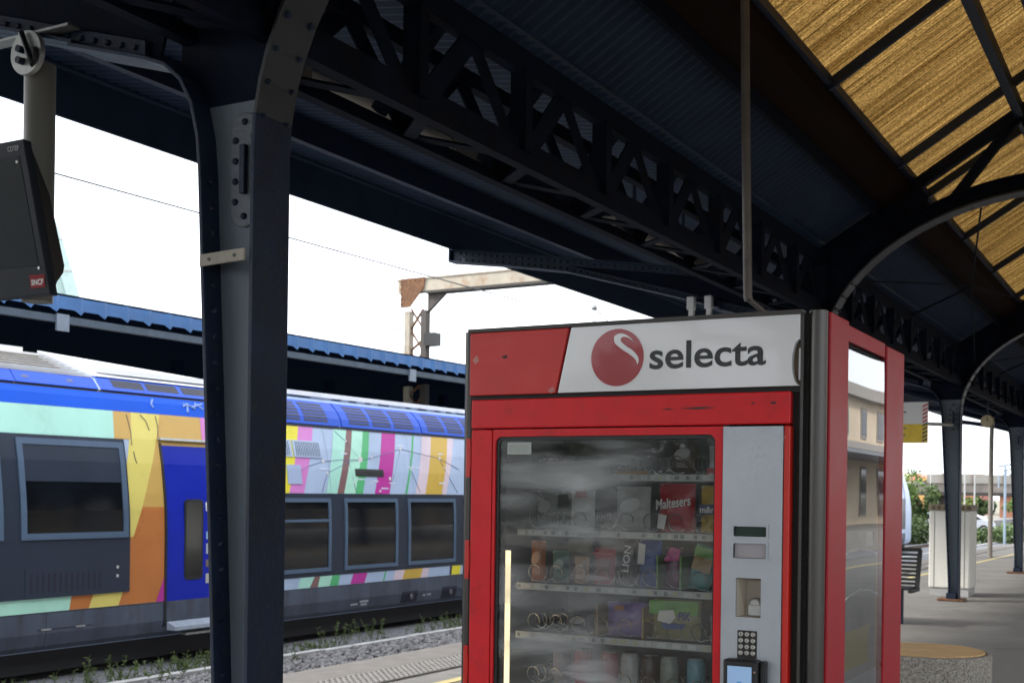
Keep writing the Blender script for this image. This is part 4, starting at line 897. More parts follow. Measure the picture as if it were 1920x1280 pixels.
# slatted fairings
def slat_fairing(t0, t1, groups, z0, z1, rows, nm='roof_fairing', step=.1):
    f = fairing(t0, t1, z0, z1, nm, tblue, .03)
    for g0, g1 in groups:
        for k in range(rows):
            zz = z0 + .05 + k * (z1 - z0 - .08) / rows
            l_ = .42 * (zz - z0)
            sbox(zz, zz + .036, g0 + l_, g1 + l_, .0305, .0335).build('slot', slotm, f)
    return f
slat_fairing(10.76, 13.3, [(10.98, 11.5), (11.56, 12.12), (12.2, 12.75)], 2.735, 2.93, 3)
for a in (13.38, 15.40, 17.62, 19.8, 22.0, 24.2):
    w_ = 1.98 if a < 15 else 2.18
    k = [(a + .30, a + .82), (a + .92, a + 1.44)] if a < 15 else [(a + .20, a + .72), (a + .82, a + 1.32), (a + 1.42, a + 1.98)]
    if a < 15: k = [(a - .02, a + .42), (a + .50, a + 1.02), (a + 1.12, a + 1.68)]
    slat_fairing(a, a + w_, k, 2.50, 2.90, 6)
st('fairing_gap', sq(2.455, 2.495, 13.2, TN, 13.2, TN, .01), slotm)
re_ = random.Random(2)
for q in range(14):
    t = 15.1 + q * .42 + re_.uniform(0, .2); MB().box(USIDE - 1.0, USIDE - .80, t, t + re_.uniform(.15, .3), 2.96, 2.985 + re_.uniform(.02, .05)).build('roof_box', troof, train, .008)
# stripes, upper right  (bottom t, top t)
UP = [(13.0, 13.2), (13.76, 14.0), (13.93, 14.35), (14.26, 14.69), (14.78, 15.18), (15.05, 15.51), (15.22, 15.66), (15.5, 15.94), (15.7, 16.11), (16.01, 16.45), (16.41, 16.83), (16.85, 17.32), (16.91, 17.37), (17.15, 17.61), (17.44, 17.89), (17.95, 18.41), (18.09, 18.6)]
UPC = [tyel2, tyel2, tpink, None, tmint, tbrown, tmint2, tgreen, None, tmag, None, tgreen, None, tpale, tgold, tpale]
for (a, b), (c, d), m in zip(UP, UP[1:], UPC):
    if m: st('stripe', sq(1.435, 2.455, a, c, b, d), m)
LO = [(14.11, 14.16), (14.38, 14.49), (14.57, 14.62), (14.85, 14.91), (15.06, 15.1), (15.36, 15.44), (15.72, 15.8), (16.21, 16.27), (16.25, 16.31), (16.49, 16.55), (16.76, 16.82), (17.28, 17.35), (17.48, 17.55), (18.17, 18.19), (18.23, 18.26), (18.5, 18.55)]
LOC = [tmint, tbrown, tmint2, tgreen, None, tmag, None, tgreen, None, tpale, tgold, tpale, None, tband, tyel2]
for (a, b), (c, d), m in zip(LO, LO[1:], LOC):
    if m: st('stripe', sq(.003, .163, a, c, b, d), m)
rc = [tmint, tmag, tgold, tgreen, tpink, tyel2, tbrown, torange]
for k in range(20):
    a = 20 + k * 1.45; st('stripe', sq(1.435, 2.455, a, a + .5, a + .42, a + .92), rc[k % 8])
# stripes on the left car
st('stripe', sq(2.105, 2.465, 2, 10.73, 2, 10.79), tmint); st('stripe', sq(2.105, 2.465, 10.73, 11.01, 10.79, 11.08), ttan)
st('stripe', sq(.80, 2.465, 10.6, 10.94, 11.08, 11.62, .003), tyel); st('stripe', sq(1.24, 2.465, 11.09, 12.5, 11.57, 12.5, .004), ttan)
st('stripe', sq(.003, 1.24, 10.58, 12.5, 11.09, 12.5, .0045), torange); st('stripe', sq(.003, .86, 10.56, 10.60, 10.56, 10.93, .0035), torange)
st('stripe', sq(2.10, 2.465, 12.25, 12.6, 12.30, 12.6, .008), tpink); st('stripe', sq(.003, .55, 11.32, 11.75, 11.56, 11.75, .008), tmag)
st('stripe', sq(.003, .17, 2, 9.95, 2, 9.98, .008), tmint2); st('stripe', sq(.003, .17, 9.95, 10.24, 9.98, 10.31, .008), torange)
st('stripe', sq(.003, .17, 10.24, 10.70, 10.31, 10.77, .009), tyel); st('stripe', sq(.003, .17, 10.70, 11.2, 10.77, 11.25, .0085), torange)
# graffiti ghosts and scrapes
gh = hue('faded graffiti', (.16, .27, .60)); dk = hue('dark scrape', (.16, .13, .10))
for pts in ([(11.55, 2.66), (11.48, 2.60), (11.50, 2.55)], [(12.05, 2.60), (12.15, 2.64), (12.25, 2.58), (12.32, 2.66), (12.42, 2.58)], [(12.1, 2.52), (12.14, 2.62), (12.08, 2.64)], [(12.2, 2.6), (12.33, 2.63), (12.45, 2.66)]):
    MB().tube([(USIDE - sx(z) + .008, t, z) for t, z in pts], .018, 5).build('graffiti_mark', gh, train)
for pts in ([(11.23, 2.44), (11.31, 2.36), (11.34, 2.24)], [(11.49, 2.44), (11.50, 2.3), (11.47, 2.15), (11.47, 2.05)], [(11.0, 2.43), (11.02, 2.2), (11.0, 2.03)], [(11.02, 1.95), (11.03, 1.86), (11.05, 1.8)]):
    MB().tube([(USIDE - sx(z) + .007, t, z) for t, z in pts], .006, 5).build('scrape', dk, train)
seam = mat('panel seam', (.03, .035, .045), .6)
for t in (9.62, 13.05, 15.9, 18.6, 21.4): st('panel_seam', sbox(-.44, -.003, t, t + .012, .004, .0052), seam)
for t in (14.9, 17.1, 19.3): st('panel_seam', sq(1.44, 2.45, t, t + .008, t, t + .008, .0062), mat('fine seam', (.25, .31, .42), .5))
st('panel_seam', sbox(-.012, -.004, TE, TN, .004, .006), seam); st('panel_seam', sbox(-.245, -.238, 12.7, TN, .004, .006), seam)
# left windows
def window(z0, z1, t0, t1, fw_, o, lean, bar_at=None, blind=None):
    f = MB()
    sbox(z0, z0 + fw_, t0, t1, o, o + .02, f); sbox(z1 - fw_, z1, t0, t1, o, o + .02, f)
    sbox(z0 + fw_, z1 - fw_, t0, t0 + fw_, o, o + .02, f); sbox(z0 + fw_, z1 - fw_, t1 - fw_, t1, o, o + .02, f)
    if bar_at: sbox(bar_at - .02, bar_at + .02, t0 + fw_, t1 - fw_, o, o + .016, f)
    w_ = f.build('window', tframe, train)
    sq(z0 + fw_, z1 - fw_, t0 + fw_, t1 - fw_, t0 + fw_, t1 - fw_, o + .004).build('pane', tglass, w_)
    if blind: sbox(blind, z1 - fw_, t0 + fw_, t1 - fw_, o + .005, o + .010).build('blind', tband, w_)
for a in (5.6, 7.42, 9.24): window(.86, 2.06, a, a + 1.58, .075, .03, 0, blind=1.55)
st('vent_panel', sbox(.17, .52, 9.3, 10.5, .03, .036), tband)
for k in range(13): st('vent_slot', sbox(.24, .46, 9.37 + k * .083, 9.40 + k * .083, .036, .038), slotm)
for z in (.49, .38): MB().lathe([(.02, 0), (.02, .006)], (USIDE + .03, 10.66, z), 10, 'x').build('button', hue('steel button', (.5, .5, .5)), train)
for k, (a, b) in enumerate(((13.0, 14.86), (15.2, 16.6), (16.9, 18.34), (18.65, 20.1), (20.4, 21.85), (22.2, 23.6), (24.0, 25.4), (25.8, 27.2), (28, 29.4), (30, 31.4), (33, 34.4), (36, 37.4), (39, 40.4), (43, 44.4))):
    window(.235, 1.36, a, b, .06, .006, 0, bar_at=1.02 if k == 0 else None)
# door
dr = st('door', sq(-.0, 2.05, 11.50, 12.5, 11.50, 12.5, .011), tdoor)
sq(-.30, -.0, 11.50, 12.5, 11.50, 12.5, .011).build('door_kick_panel', tgrey, dr)
MB().prism(rounded(11.80, 12.14, .26, 1.34, .07), 'x', USIDE - .03, USIDE + .018).build('door_window_frame', black, dr, .004); MB().prism(rounded(11.825, 12.115, .285, 1.315, .055), 'x', USIDE + .0182, USIDE + .0195).build('door_pane', tglass, dr)
sbox(-.33, 2.08, 11.46, 11.50, .004, .016).build('door_seal', black, dr)
sbox(2.12, 2.15, 11.45, 12.6, .0, .06).build('door_rail', galv, dr)
for z, h, m in ((.80, .1, hue('disc blue', (.3, .5, .7))), (.60, .14, hue('notice', (.4, .45, .5))), (.42, .1, hue('brown notice', (.2, .15, .13))), (.2, .13, hue('grey notice', (.45, .45, .42))), (1.18, .12, white_p)):
    sbox(z, z + h, 12.2, 12.32, .012, .016).build('door_notice', m, dr)
MB().prism([(USIDE - .0, -.27), (USIDE + .16, -.33), (USIDE + .16, -.38), (USIDE - .0, -.38)], 'y', 11.52, 12.6).build('step', hue('step alu', (.42, .48, .58), .35, metal=.3), train)
MB().box(USIDE - .02, USIDE + .12, 11.75, 12.6, -.46, -.43).build('lower_step', galv, train)
st('skirt_seam', sbox(-.21, -.20, 9.5, 10.3, .004, .007), slotm)
for t in (9.55, 10.05): st('skirt_handle', sbox(-.215, -.195, t, t + .14, .007, .014), galv)
# right hand details: roof level vents, black hatch, panel, marks
for a in (13.42, 14.12):
    v = st('side_vent', sbox(1.98, 2.235, a, a + .66, .004, .02, lean=0), tlight)
    for k in range(15): sbox(2.0, 2.215, a + .05 + k * .038, a + .066 + k * .038, .02, .022).build('vent_slot', hue('vent gap', (.06, .08, .12)), v)
st('blank_panel', sbox(1.57, 1.86, 13.92, 14.23, .004, .016), P_('panel', (.36, .44, .62)))
st('destination_display', sbox(1.715, 1.835, 15.55, 16.29, .004, .014), black)
for a, z0, z1 in ((16.75, -.40, -.21), (17.95, -.40, -.2)):
    h = st('hatch', sbox(z0, z1, a, a + .46, .004, .007), slotm)
    MB().lathe([(.05, 0), (.04, .01)], (USIDE + .008, a + .27, (z0 + z1) / 2), 12, 'x').build('socket', hue('socket', (.10, .10, .11)), h)
mk = hue('pale stencil', (.42, .44, .47))
for t, w_, z in ((15.40, .18, -.345), (15.62, .22, -.31), (15.66, .16, -.36), (17.38, .07, -.32), (17.5, .12, -.315)): st('stencil_mark', sbox(z, z + .03, t, t + w_, .004, .0055), mk)
# route map printed on the side: thin lines and white stops
ln = hue('map line', (.13, .17, .30)); nodes = [[(14.16, 1.74), (14.43, 1.85), (14.78, 1.93), (15.27, 1.97), (15.72, 1.98), (16.03, 2.02), (16.88, 2.2), (18.01, 2.07), (18.58, 1.89)], [(14.69, 1.46), (14.85, 1.75), (15.42, 1.94), (15.72, 1.98), (15.43, 2.27), (15.2, 2.42)], [(15.42, 1.94), (15.53, 1.46)], [(16.88, 2.2), (16.51, 1.63)], [(17.09, 1.85), (17.29, 1.47)], [(18.01, 2.07), (18.1, 1.91), (18.45, 1.47)]]
for pth in nodes: MB().tube([(USIDE - sx(z) + .006, t, z) for t, z in pth], .005, 5).build('map_line', ln, train)
for t, z, r in ((15.72, 1.98, .055), (14.78, 1.93, .03), (14.85, 1.75, .02), (15.43, 2.27, .02), (16.03, 2.02, .02), (16.88, 2.2, .032), (18.01, 2.07, .032), (16.46, 1.69, .028), (17.09, 1.85, .02), (18.1, 1.91, .015), (16.16, 1.48, .022), (15.94, 1.6, .016), (13.95, 2.38, .035), (15.5, 1.62, .016)):
    MB().lathe([(r, 0), (r, .008)], (USIDE - sx(z) + .004, t, z), 14, 'x').build('map_stop', white_p, train)
for t, z, w_ in ((16.43, 1.605, .16), (16.2, 1.515, .2), (15.98, 1.63, .16), (14.7, 1.80, .2), (17.0, 1.88, .42), (17.9, 1.62, .2), (16.8, 2.25, .18), (15.25, 2.06, .16), (15.6, 1.655, .18), (18.0, 2.14, .14)):
    st('place_name_mark', sbox(z, z + .022, t, t + w_, .0045, .0055), hue('faint name', (.58, .63, .76)))

# ================================================================== OPPOSITE CANOPY beyond the train
oc = thing('opposite_canopy', 'blue corrugated canopy of the next platform beyond the train', 'canopy', (-19, 20, -.3), track=True)
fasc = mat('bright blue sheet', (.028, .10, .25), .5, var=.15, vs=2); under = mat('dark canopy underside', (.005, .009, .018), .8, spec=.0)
fm = MB(); N = 520; vs = []
for k in range(N + 1):
    t = 2 + k * .10; ph = k % 5
    zz = 4.375 if ph == 0 else 4.45
    vs += [(-17.0 + (.05 if ph == 0 else 0), t, zz), (-17.0 + (.05 if ph == 0 else 0), t, 4.66)]
fm.add(vs, [(2 * i, 2 * i + 2, 2 * i + 3, 2 * i + 1) for i in range(N)]).build('fascia', fasc, oc)
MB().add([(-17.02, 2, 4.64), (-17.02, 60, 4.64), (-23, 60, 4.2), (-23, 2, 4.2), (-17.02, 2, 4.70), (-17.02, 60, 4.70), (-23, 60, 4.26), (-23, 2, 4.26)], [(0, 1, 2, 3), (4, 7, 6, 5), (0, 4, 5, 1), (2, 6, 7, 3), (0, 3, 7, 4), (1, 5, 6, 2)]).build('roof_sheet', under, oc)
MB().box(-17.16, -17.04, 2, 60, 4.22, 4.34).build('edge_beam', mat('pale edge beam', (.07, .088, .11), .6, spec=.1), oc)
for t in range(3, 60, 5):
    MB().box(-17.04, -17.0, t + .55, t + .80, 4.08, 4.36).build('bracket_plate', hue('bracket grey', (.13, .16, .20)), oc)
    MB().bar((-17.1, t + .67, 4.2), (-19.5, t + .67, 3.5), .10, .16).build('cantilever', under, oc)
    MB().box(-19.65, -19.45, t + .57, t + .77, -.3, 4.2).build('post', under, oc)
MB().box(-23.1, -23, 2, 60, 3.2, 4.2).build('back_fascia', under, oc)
p2 = MB().box(-24, -17.6, -30, 120, -1, -.3).build('opposite_platform', asphalt); p2.rotation_euler = (0, 0, TRK); struct(p2)

# ================================================================== OVERHEAD LINE
wire = mat('contact wire', (.03, .03, .032), .5)
for u, z, r, lb in ((-13.7, 5.66, .012, 'thin contact wire above the striped train'), ):
    single(MB().tube([(u, -5, z), (u, 60, z)], r, 6), 'contact_wire', wire, lb, 'wire', (u, 20, z), track=True)
single(MB().tube([(-13.7, -5, 6.9)] + [(-13.7, t, 6.5 + .0006 * (t - 22) ** 2) for t in range(0, 61, 6)], .008, 6), 'catenary_wire', wire, 'sagging upper wire above the striped train', 'wire', (-13.7, 22, 6.5), track=True)
prust = mat('rust stained cream steel', (.40, .36, .29), .75, var=.15, vs=3, bump=.2, bs=30, dirt=(.27, .12, .045), dscale=1.3, damt=.95)
po = thing('catenary_portal', 'rust stained lattice portal carrying the overhead line beyond the canopy', 'portal', (-20, 28, -.8), track=True)
ty = 28.0
MB().box(-20.36, -20.18, ty - .1, ty + .1, -.8, 6.5).build('mast_leg', prust, po); MB().box(-19.80, -19.62, ty - .1, ty + .1, -.8, 6.5).build('mast_leg', mat('dark mast', (.07, .06, .055), .7), po)
for k in range(12):
    z = -.6 + k * .6; MB().bar((-20.2, ty, z), (-19.78, ty, z + (.55 if k % 2 else .3)), .05, .05).build('mast_brace', rust, po)
    MB().bar((-19.78, ty, z), (-20.2, ty, z + .58), .04, .04).build('mast_brace', rust, po)
MB().box(-20.55, -3.0, ty - .16, ty + .16, 7.02, 7.36).build('beam', prust, po)
MB().box(-20.60, -3.0, ty - .19, ty + .19, 7.36, 7.40).build('beam_top', prust, po); MB().box(-19.6, -3.0, ty - .19, ty + .19, 6.95, 7.02).build('beam_lower_flange', mat('grimy flange', (.06, .055, .05), .8), po)
gs = MB().prism([(-20.42, 7.40), (-19.6, 7.40), (-19.65, 7.1), (-20.12, 6.6), (-20.42, 6.6)], 'y', ty - .20, ty - .17).build('corner_gusset', rust, po)
rvm = MB().lathe([(.025, 0), (.02, -.015)], (0, 0, 0), 6, 'y').mesh('rivet', rust)
for k in range(6): inst(rvm, 'rivet', po, (-20.42 + k * .16, ty - .2, 7.33)); inst(rvm, 'rivet', po, (-20.42, ty - .2, 6.55 + k * .14))
MB().prism([(-19.6, 6.95), (-19.0, 6.95), (-19.6, 6.45)], 'y', ty - .05, ty + .05).build('knee_brace', mat('dark mast', (.07, .06, .055)), po)
MB().box(-19.62, -19.25, ty - .2, ty + .1, 5.5, 5.85).build('switch_box', black, po)
for z in (6.0, 5.6): MB().tube([(-20.4, ty - .15, z), (-20.9, ty - .4, z + .1)], .02, 6).build('insulator_arm', galv, po)
# second small registration arm seen over the machine
ra = thing('registration_arm', 'thin registration arm with insulator seen above the vending machine', 'bracket', (-11.0, 21.9, 4.8), track=True)
MB().tube([(-11.0, 21.35, 5.10), (-11.0, 22.1, 4.86), (-11.0, 24, 4.3), (-11.0, 24.5, 4.0)], .012, 6).build('arm', galv, ra)
MB().lathe([(.02, -.06), (.06, -.03), (.02, 0), (.06, .03), (.02, .06)], (-11.0, 21.32, 5.11), 10, 'y').build('insulator', galv, ra)
MB().box(-11.05, -10.95, 24.4, 24.6, -.8, 4.2).build('mast', galv, ra)
# pale curved building behind the opposite canopy
tb_ = thing('rounded_building', 'pale green rounded building above the opposite canopy at left', 'building', (-46, 26, -.8))
gm = mat('pale green cladding', (.45, .60, .60), .4, var=.06, vs=.5)
def RB(a, z, d): return (-35.83 + a * .653 - d * .758, 31.59 + a * .758 + d * .653, z)
pth = [(-11.5 + 12.7 * math.sqrt(1 - ((z + .8) / 22) ** 2), z) for z in [-.8 + k * 1.12 for k in range(13)]]
def rbp(poly, d0, d1): return MB().prism(poly, 'y', d0, d1).map(lambda p: RB(p[0], p[2], p[1]))
rbp([(-11.5, -.8)] + pth + [(-11.5, pth[-1][1])], 0, 10).build('vault', gm, tb_)
rbp([(p[0] + .03, p[1]) for p in pth] + [(p[0] - .42, p[1]) for p in reversed(pth)], -.25, -.01).build('rim', mat('rim cladding', (.5, .66, .66), .4), tb_)
for k in (7, 8, 9, 10): rbp([(pth[k][0] + .04, pth[k][1]), (pth[k][0] + .04, pth[k][1] + .05), (pth[k][0] - .43, pth[k][1] + .05), (pth[k][0] - .43, pth[k][1])], -.27, -.251).build('seam', galv, tb_)
# ================================================================== PLATFORM FURNITURE (right)
cab = thing('equipment_cabinet', 'tall white electrical cabinet behind the canopy column', 'cabinet', (-3.2, 19.9, 0))
cw = mat('cabinet off white', (.76, .75, .70), .5, var=.08, vs=2, dirt=(.4, .36, .28), dscale=2, damt=.35)
MB().box(-3.52, -2.92, 19.55, 20.2, .12, 1.30).build('housing', cw, cab, .02)
MB().box(-3.5, -2.94, 19.57, 20.18, 0, .115).build('plinth', conc, cab)
capm = hue('cabinet cap', (.30, .25, .17), .7)
MB().box(-3.53, -2.91, 19.54, 20.21, 1.30, 1.39).build('cap', capm, cab, .01)
for k in range(7): MB().box(-3.48 + k * .085, -3.43 + k * .085, 19.533, 19.54, 1.315, 1.375).build('cap_vent', hue('cap vent', (.12, .09, .05)), cab)
for k in range(6): MB().box(-2.91, -2.903, 19.6 + k * .11, 19.66 + k * .11, 1.315, 1.375).build('cap_vent', hue('cap vent', (.12, .09, .05)), cab)
for u in (-3.44, -3.22, -3.0): MB().box(u - .004, u + .004, 19.546, 19.552, .13, 1.29).build('door_seam', hue('seam', (.2, .2, .19)), cab)

ben = thing('platform_bench', 'black slatted metal bench half hidden by the vending machine', 'bench', (-3.5, 14.6, 0))
blk = mat('black bench metal', (.02, .021, .023), .45)
def bench(): 
    MB().bar((-3.15, 14.95, 0), (-3.15, 14.95, .42), .09, .07).build('leg', steel, ben); MB().bar((-4.6, 14.95, 0), (-4.6, 14.95, .42), .09, .07).build('leg', steel, ben)
    for k in range(5): MB().box(-4.75, -2.98, 14.62 + k * .09, 14.68 + k * .09, .42, .445).build('seat_slat', blk, ben, .004)
    for k in range(8):
        z = .46 + k * .048; y = 15.02 + k * .018
        MB().box(-4.75, -2.98, y, y + .02, z, z + .03).build('back_slat', blk, ben, .003)
    MB().bar((-2.96, 15.0, .40), (-2.96, 15.18, .87), .05, .035).bar((-2.96, 14.6, .41), (-2.96, 15.05, .41), .05, .04).build('end_frame', blk, ben)
    MB().bar((-4.77, 15.0, .40), (-4.77, 15.18, .87), .05, .035).bar((-4.77, 14.6, .41), (-4.77, 15.05, .41), .05, .04).build('end_frame', blk, ben)
    MB().tube([(-4.78, 15.18, .87), (-2.95, 15.18, .87)], .022, 8).build('top_rail', blk, ben)
bench()
ben.location.x += .13

sea = thing('round_seat', 'round exposed aggregate concrete seat with wooden top', 'seat', (-1.55, 8.5, 0))
agg = mat('exposed aggregate', (.33, .31, .275), .85, var=.6, vs=75, bump=.7, bs=90)
MB().lathe([(.40, 0), (.42, .02), (.425, .46), (.42, .478), (.385, .48), (.382, .47)], (-1.55, 8.5, 0), 56).build('drum', agg, sea)
wood = mat('weathered timber', (.68, .45, .21), .55, var=.35, vs=5, stretch=(1.2, 14, 14), bump=.15, bs=30)
for k in range(7):
    y0 = -.377 + k * .1083; y1 = y0 + .1045; pts = []
    rr = .38; ys = [y0 + (y1 - y0) * q / 5 for q in range(6)]
    pts = [(math.sqrt(max(0, rr * rr - y * y)), y) for y in ys] + [(-math.sqrt(max(0, rr * rr - y * y)), y) for y in reversed(ys)]
    M = Matrix.Rotation(R(20), 2)
    pts = [tuple(M @ Vector(p)) for p in pts]
    MB().prism([(-1.55 + p[0], 8.5 + p[1]) for p in pts], 'z', .465, .487 + .001 * (k % 2)).build('top_plank', wood, sea, .002)

sg = thing('hanging_sign', 'white and yellow hanging notice with striped edge beside the column', 'sign', (-3.5, 17.4, 2.75))
TSG = 17.4
MB().box(-3.95, -3.165, TSG - .015, TSG + .015, 2.5, 2.8).build('white_panel', white_p, sg); MB().box(-3.95, -3.165, TSG - .0152, TSG + .0148, 2.24, 2.4985).build('yellow_panel', hue('sign yellow', (.78, .55, .05)), sg)
for k in range(5):
    for z0, m in ((2.51, hue('sign red', (.5, .03, .03))), (2.25, hue('sign navy', (.03, .06, .09)))):
        z = z0 + k * .053; MB().prism([(-3.235, z), (-3.168, z + .035), (-3.168, z + .06), (-3.235, z + .025)], 'y', TSG - .017, TSG - .0157).build('hazard_stripe', m, sg)
pl_m = hue('sign print', (.16, .16, .18))
for z, a, b in ((2.72, -3.8, -3.72), (2.655, -3.8, -3.45), (2.59, -3.8, -3.66), (2.435, -3.75, -3.45), (2.34, -3.8, -3.46), (2.29, -3.8, -3.66)): MB().box(a, b, TSG - .0165, TSG - .0156, z, z + .02).build('print_line', pl_m, sg)
MB().tube([(-3.16, TSG, 2.5), (-3.03, TSG + .6, 2.52), (-3.05, 18.6, 2.55)], .025, 8).build('arm', galv, sg)

ck = thing('platform_clock', 'small round yellowish clock hanging under the far canopy', 'clock', (-3.05, 22.1, 2.8))
MB().lathe([(.10, -.03), (.11, -.02), (.11, .03)], (-3.05, 22.1, 2.80), 24, 'y').build('case', hue('clock case', (.3, .24, .14)), ck)
MB().lathe([(.095, -.031), (.095, -.033)], (-3.05, 22.1, 2.80), 24, 'y').build('face', hue('clock face', (.50, .42, .27)), ck)
MB().bar((-3.05, 22.064, 2.80), (-3.05, 22.064, 2.87), .012, .004).bar((-3.05, 22.064, 2.80), (-3.0, 22.064, 2.78), .012, .004).build('hands', black, ck)
MB().bar((-3.05, 22.1, 2.9), (-3.05, 22.1, 3.2), .03, .03).build('hanger', steel, ck)

# white hangers above the machine (they carry a sign hidden behind it)
hs = thing('suspended_sign', 'sign on two white hangers above the vending machine', 'sign', (-4.15, 10.95, 2.7))
for u in (-4.165, -3.99):
    MB().box(u - .022, u + .022, 10.95, 11.0, 2.85, 3.28).build('hanger', white_p, hs); MB().box(u - .035, u + .035, 10.93, 11.0, 3.24, 3.36).build('clamp', white_p, hs, .005)
MB().box(-4.9, -3.3, 10.94, 11.01, 2.55, 2.86).build('board', hue('sign blue', (.02, .06, .2)), hs)

# ================================================================== FAR RIGHT BACKGROUND
lm = thing('platform_lamp_mast', 'slim grey lamp mast beyond the white cabinet', 'mast', (-4.45, 33, 0))
MB().tube([(-4.45, 33, 0), (-4.45, 33, 3.0), (-4.40, 33, 5.2)], [.06, .055, .04], 10).build('pole', mat('mast grey', (.34, .31, .27), .6), lm)
MB().box(-4.75, -4.3, 32.9, 33.1, 5.18, 5.26).build('lantern', galv, lm)
bluep = mat('blue grey post', (.28, .36, .45), .5)
for (u, t, h, lb) in ((-14.9, 83.2, 3.3, 'thin pale post in front of the viaduct by the tree'), (-12.97, 84.3, 3.3, 'pale post before the brick building'), (-12.4, 84.6, 3.4, 'pale double post by the brick building')):
    p_ = thing('line_post', lb, 'post', (u, t, -.86), 'posts before the viaduct'); MB().tube([(u, t, -.86), (u, t, h)], .05, 8).build('pole', mat('pale post', (.42, .42, .41), .5), p_); MB().box(u - .12, u + .12, t - .12, t + .12, -.86, -.6).build('footing', conc, p_)
gt = thing('line_gantry', 'blue grey overhead line gantry at the far right', 'gantry', (-8.0, 64.2, -.8))
MB().tube([(-8.0, 64.2, -.86), (-8.0, 64.2, 3.05)], .06, 8).build('post', bluep, gt); MB().tube([(-8.28, 64.05, 2.0), (-8.28, 64.05, 3.05)], .035, 6).build('post', bluep, gt)
MB().tube([(-8.3, 64.05, 3.05), (-6.3, 65.2, 3.45)], .05, 6).tube([(-8.1, 64.1, 2.85), (-6.3, 65.2, 3.2)], .04, 6).tube([(-7.95, 64.2, 2.75), (-6.8, 64.9, 2.1)], .03, 6).build('arm', bluep, gt)
sgp = thing('signal_post', 'low blue signal post with white plate beside the far track', 'signal', (-7.15, 53.2, -.8))
MB().tube([(-7.15, 53.2, -.86), (-7.15, 53.2, 1.2)], .04, 8).build('post', mat('signal blue', (.12, .25, .5), .5), sgp); MB().box(-7.25, -7.05, 53.14, 53.17, 1.0, 1.4).build('plate', white_p, sgp, .02)
mk_ = thing('track_marker', 'small white track marker at the far right', 'marker', (-6.5, 56, -.8)); MB().tube([(-6.5, 56, -.86), (-6.5, 56, .1)], .04, 6).build('post', white_p, mk_); MB().box(-6.6, -6.4, 55.94, 55.97, .2, .5).build('plate', white_p, mk_, .03); MB().tube([(-6.5, 56, .1), (-6.5, 55.98, .25)], .03, 6).build('neck', white_p, mk_)

via = thing('viaduct', 'grey stone viaduct with brick piers crossing the background', 'viaduct', (-18, 128, -.86))
vst = mat('viaduct stone', (.25, .22, .20), .85, var=.25, vs=.8); vbr = mat('pier brick', (.42, .20, .13), .85, var=.25, vs=1.5); vdk = mat('dark arch soffit', (.06, .055, .05), .9)
def VP(a, d, z): return (-24 + a * .8736 , 124 + a * .4865 + d, z)
def vbox(a0, a1, d0, d1, z0, z1): return MB().add([VP(a0, d0, z0), VP(a1, d0, z0), VP(a1, d1, z0), VP(a0, d1, z0), VP(a0, d0, z1), VP(a1, d0, z1), VP(a1, d1, z1), VP(a0, d1, z1)], [(0, 3, 2, 1), (4, 5, 6, 7), (0, 1, 5, 4), (1, 2, 6, 5), (2, 3, 7, 6), (3, 0, 4, 7)])
vbox(0, 30, 0, 6, 2.0, 3.1).build('deck', vst, via); vbox(1.5, 30, -.2, 0, 2.9, 3.75).build('parapet', mat('parapet', (.36, .34, .31), .8), via); vbox(0, 30, -.3, 5.8, 1.7, 2.02).build('girder', vdk, via)
for a in (1.2, 8.6, 14.5): vbox(a, a + (1.2 if a < 8 else 2.0), .2, 5.5, -.86, 1.7).build('pier', vbr if a > 5 else vdk, via)
for a in range(0, 30, 3): vbox(a, a + .12, -.4, -.2, 2.9, 3.85).build('rail_post', vst, via)
bb = thing('brick_building', 'long red brick building behind the viaduct', 'building', (-28, 179, -.86))
MB().box(-31, -25.4, 178, 190, -.86, 4.5).build('wall', mat('red brick', (.36, .13, .10), .85, var=.2, vs=2), bb); MB().box(-31.2, -25.2, 177.8, 190.2, 4.5, 4.75).build('roof', mat('roof slate', (.30, .16, .13), .8), bb)
for k in range(4): MB().box(-30.5 + k * 1.4, -29.8 + k * 1.4, 177.95, 178.02, 2.6, 3.8).build('window', tglass, bb)
for i, (u, t, w_, h, c, lb) in enumerate(((-39.5, 207, 2.2, 5.4, (.62, .25, .18), 'small house with salmon roof beyond the viaduct'), (-42.5, 214, 2.6, 5.8, (.7, .68, .64), 'pale house at the skyline behind the tree'), (-33.5, 190, 3.0, 4.9, (.5, .32, .12), 'ochre building between the houses and the brick building'))):
    hsx = thing('house', lb, 'house', (u, t, -.86), 'houses on the skyline')
    MB().box(u - w_, u + w_, t, t + 8, -.86, h - 1.2).build('wall', mat('house wall %d' % i, (.62, .56, .48) if i < 2 else c, .8), hsx)
    MB().prism([(u - w_ - .2, h - 1.2), (u + w_ + .2, h - 1.2), (u, h)], 'y', t - .2, t + 8.2).build('roof', mat('house roof %d' % i, c, .8), hsx)
    for k in (-1, 1): MB().box(u + k * w_ * .5 - .3, u + k * w_ * .5 + .3, t - .05, t + .02, h - 2.6, h - 1.7).build('window', tglass, hsx)
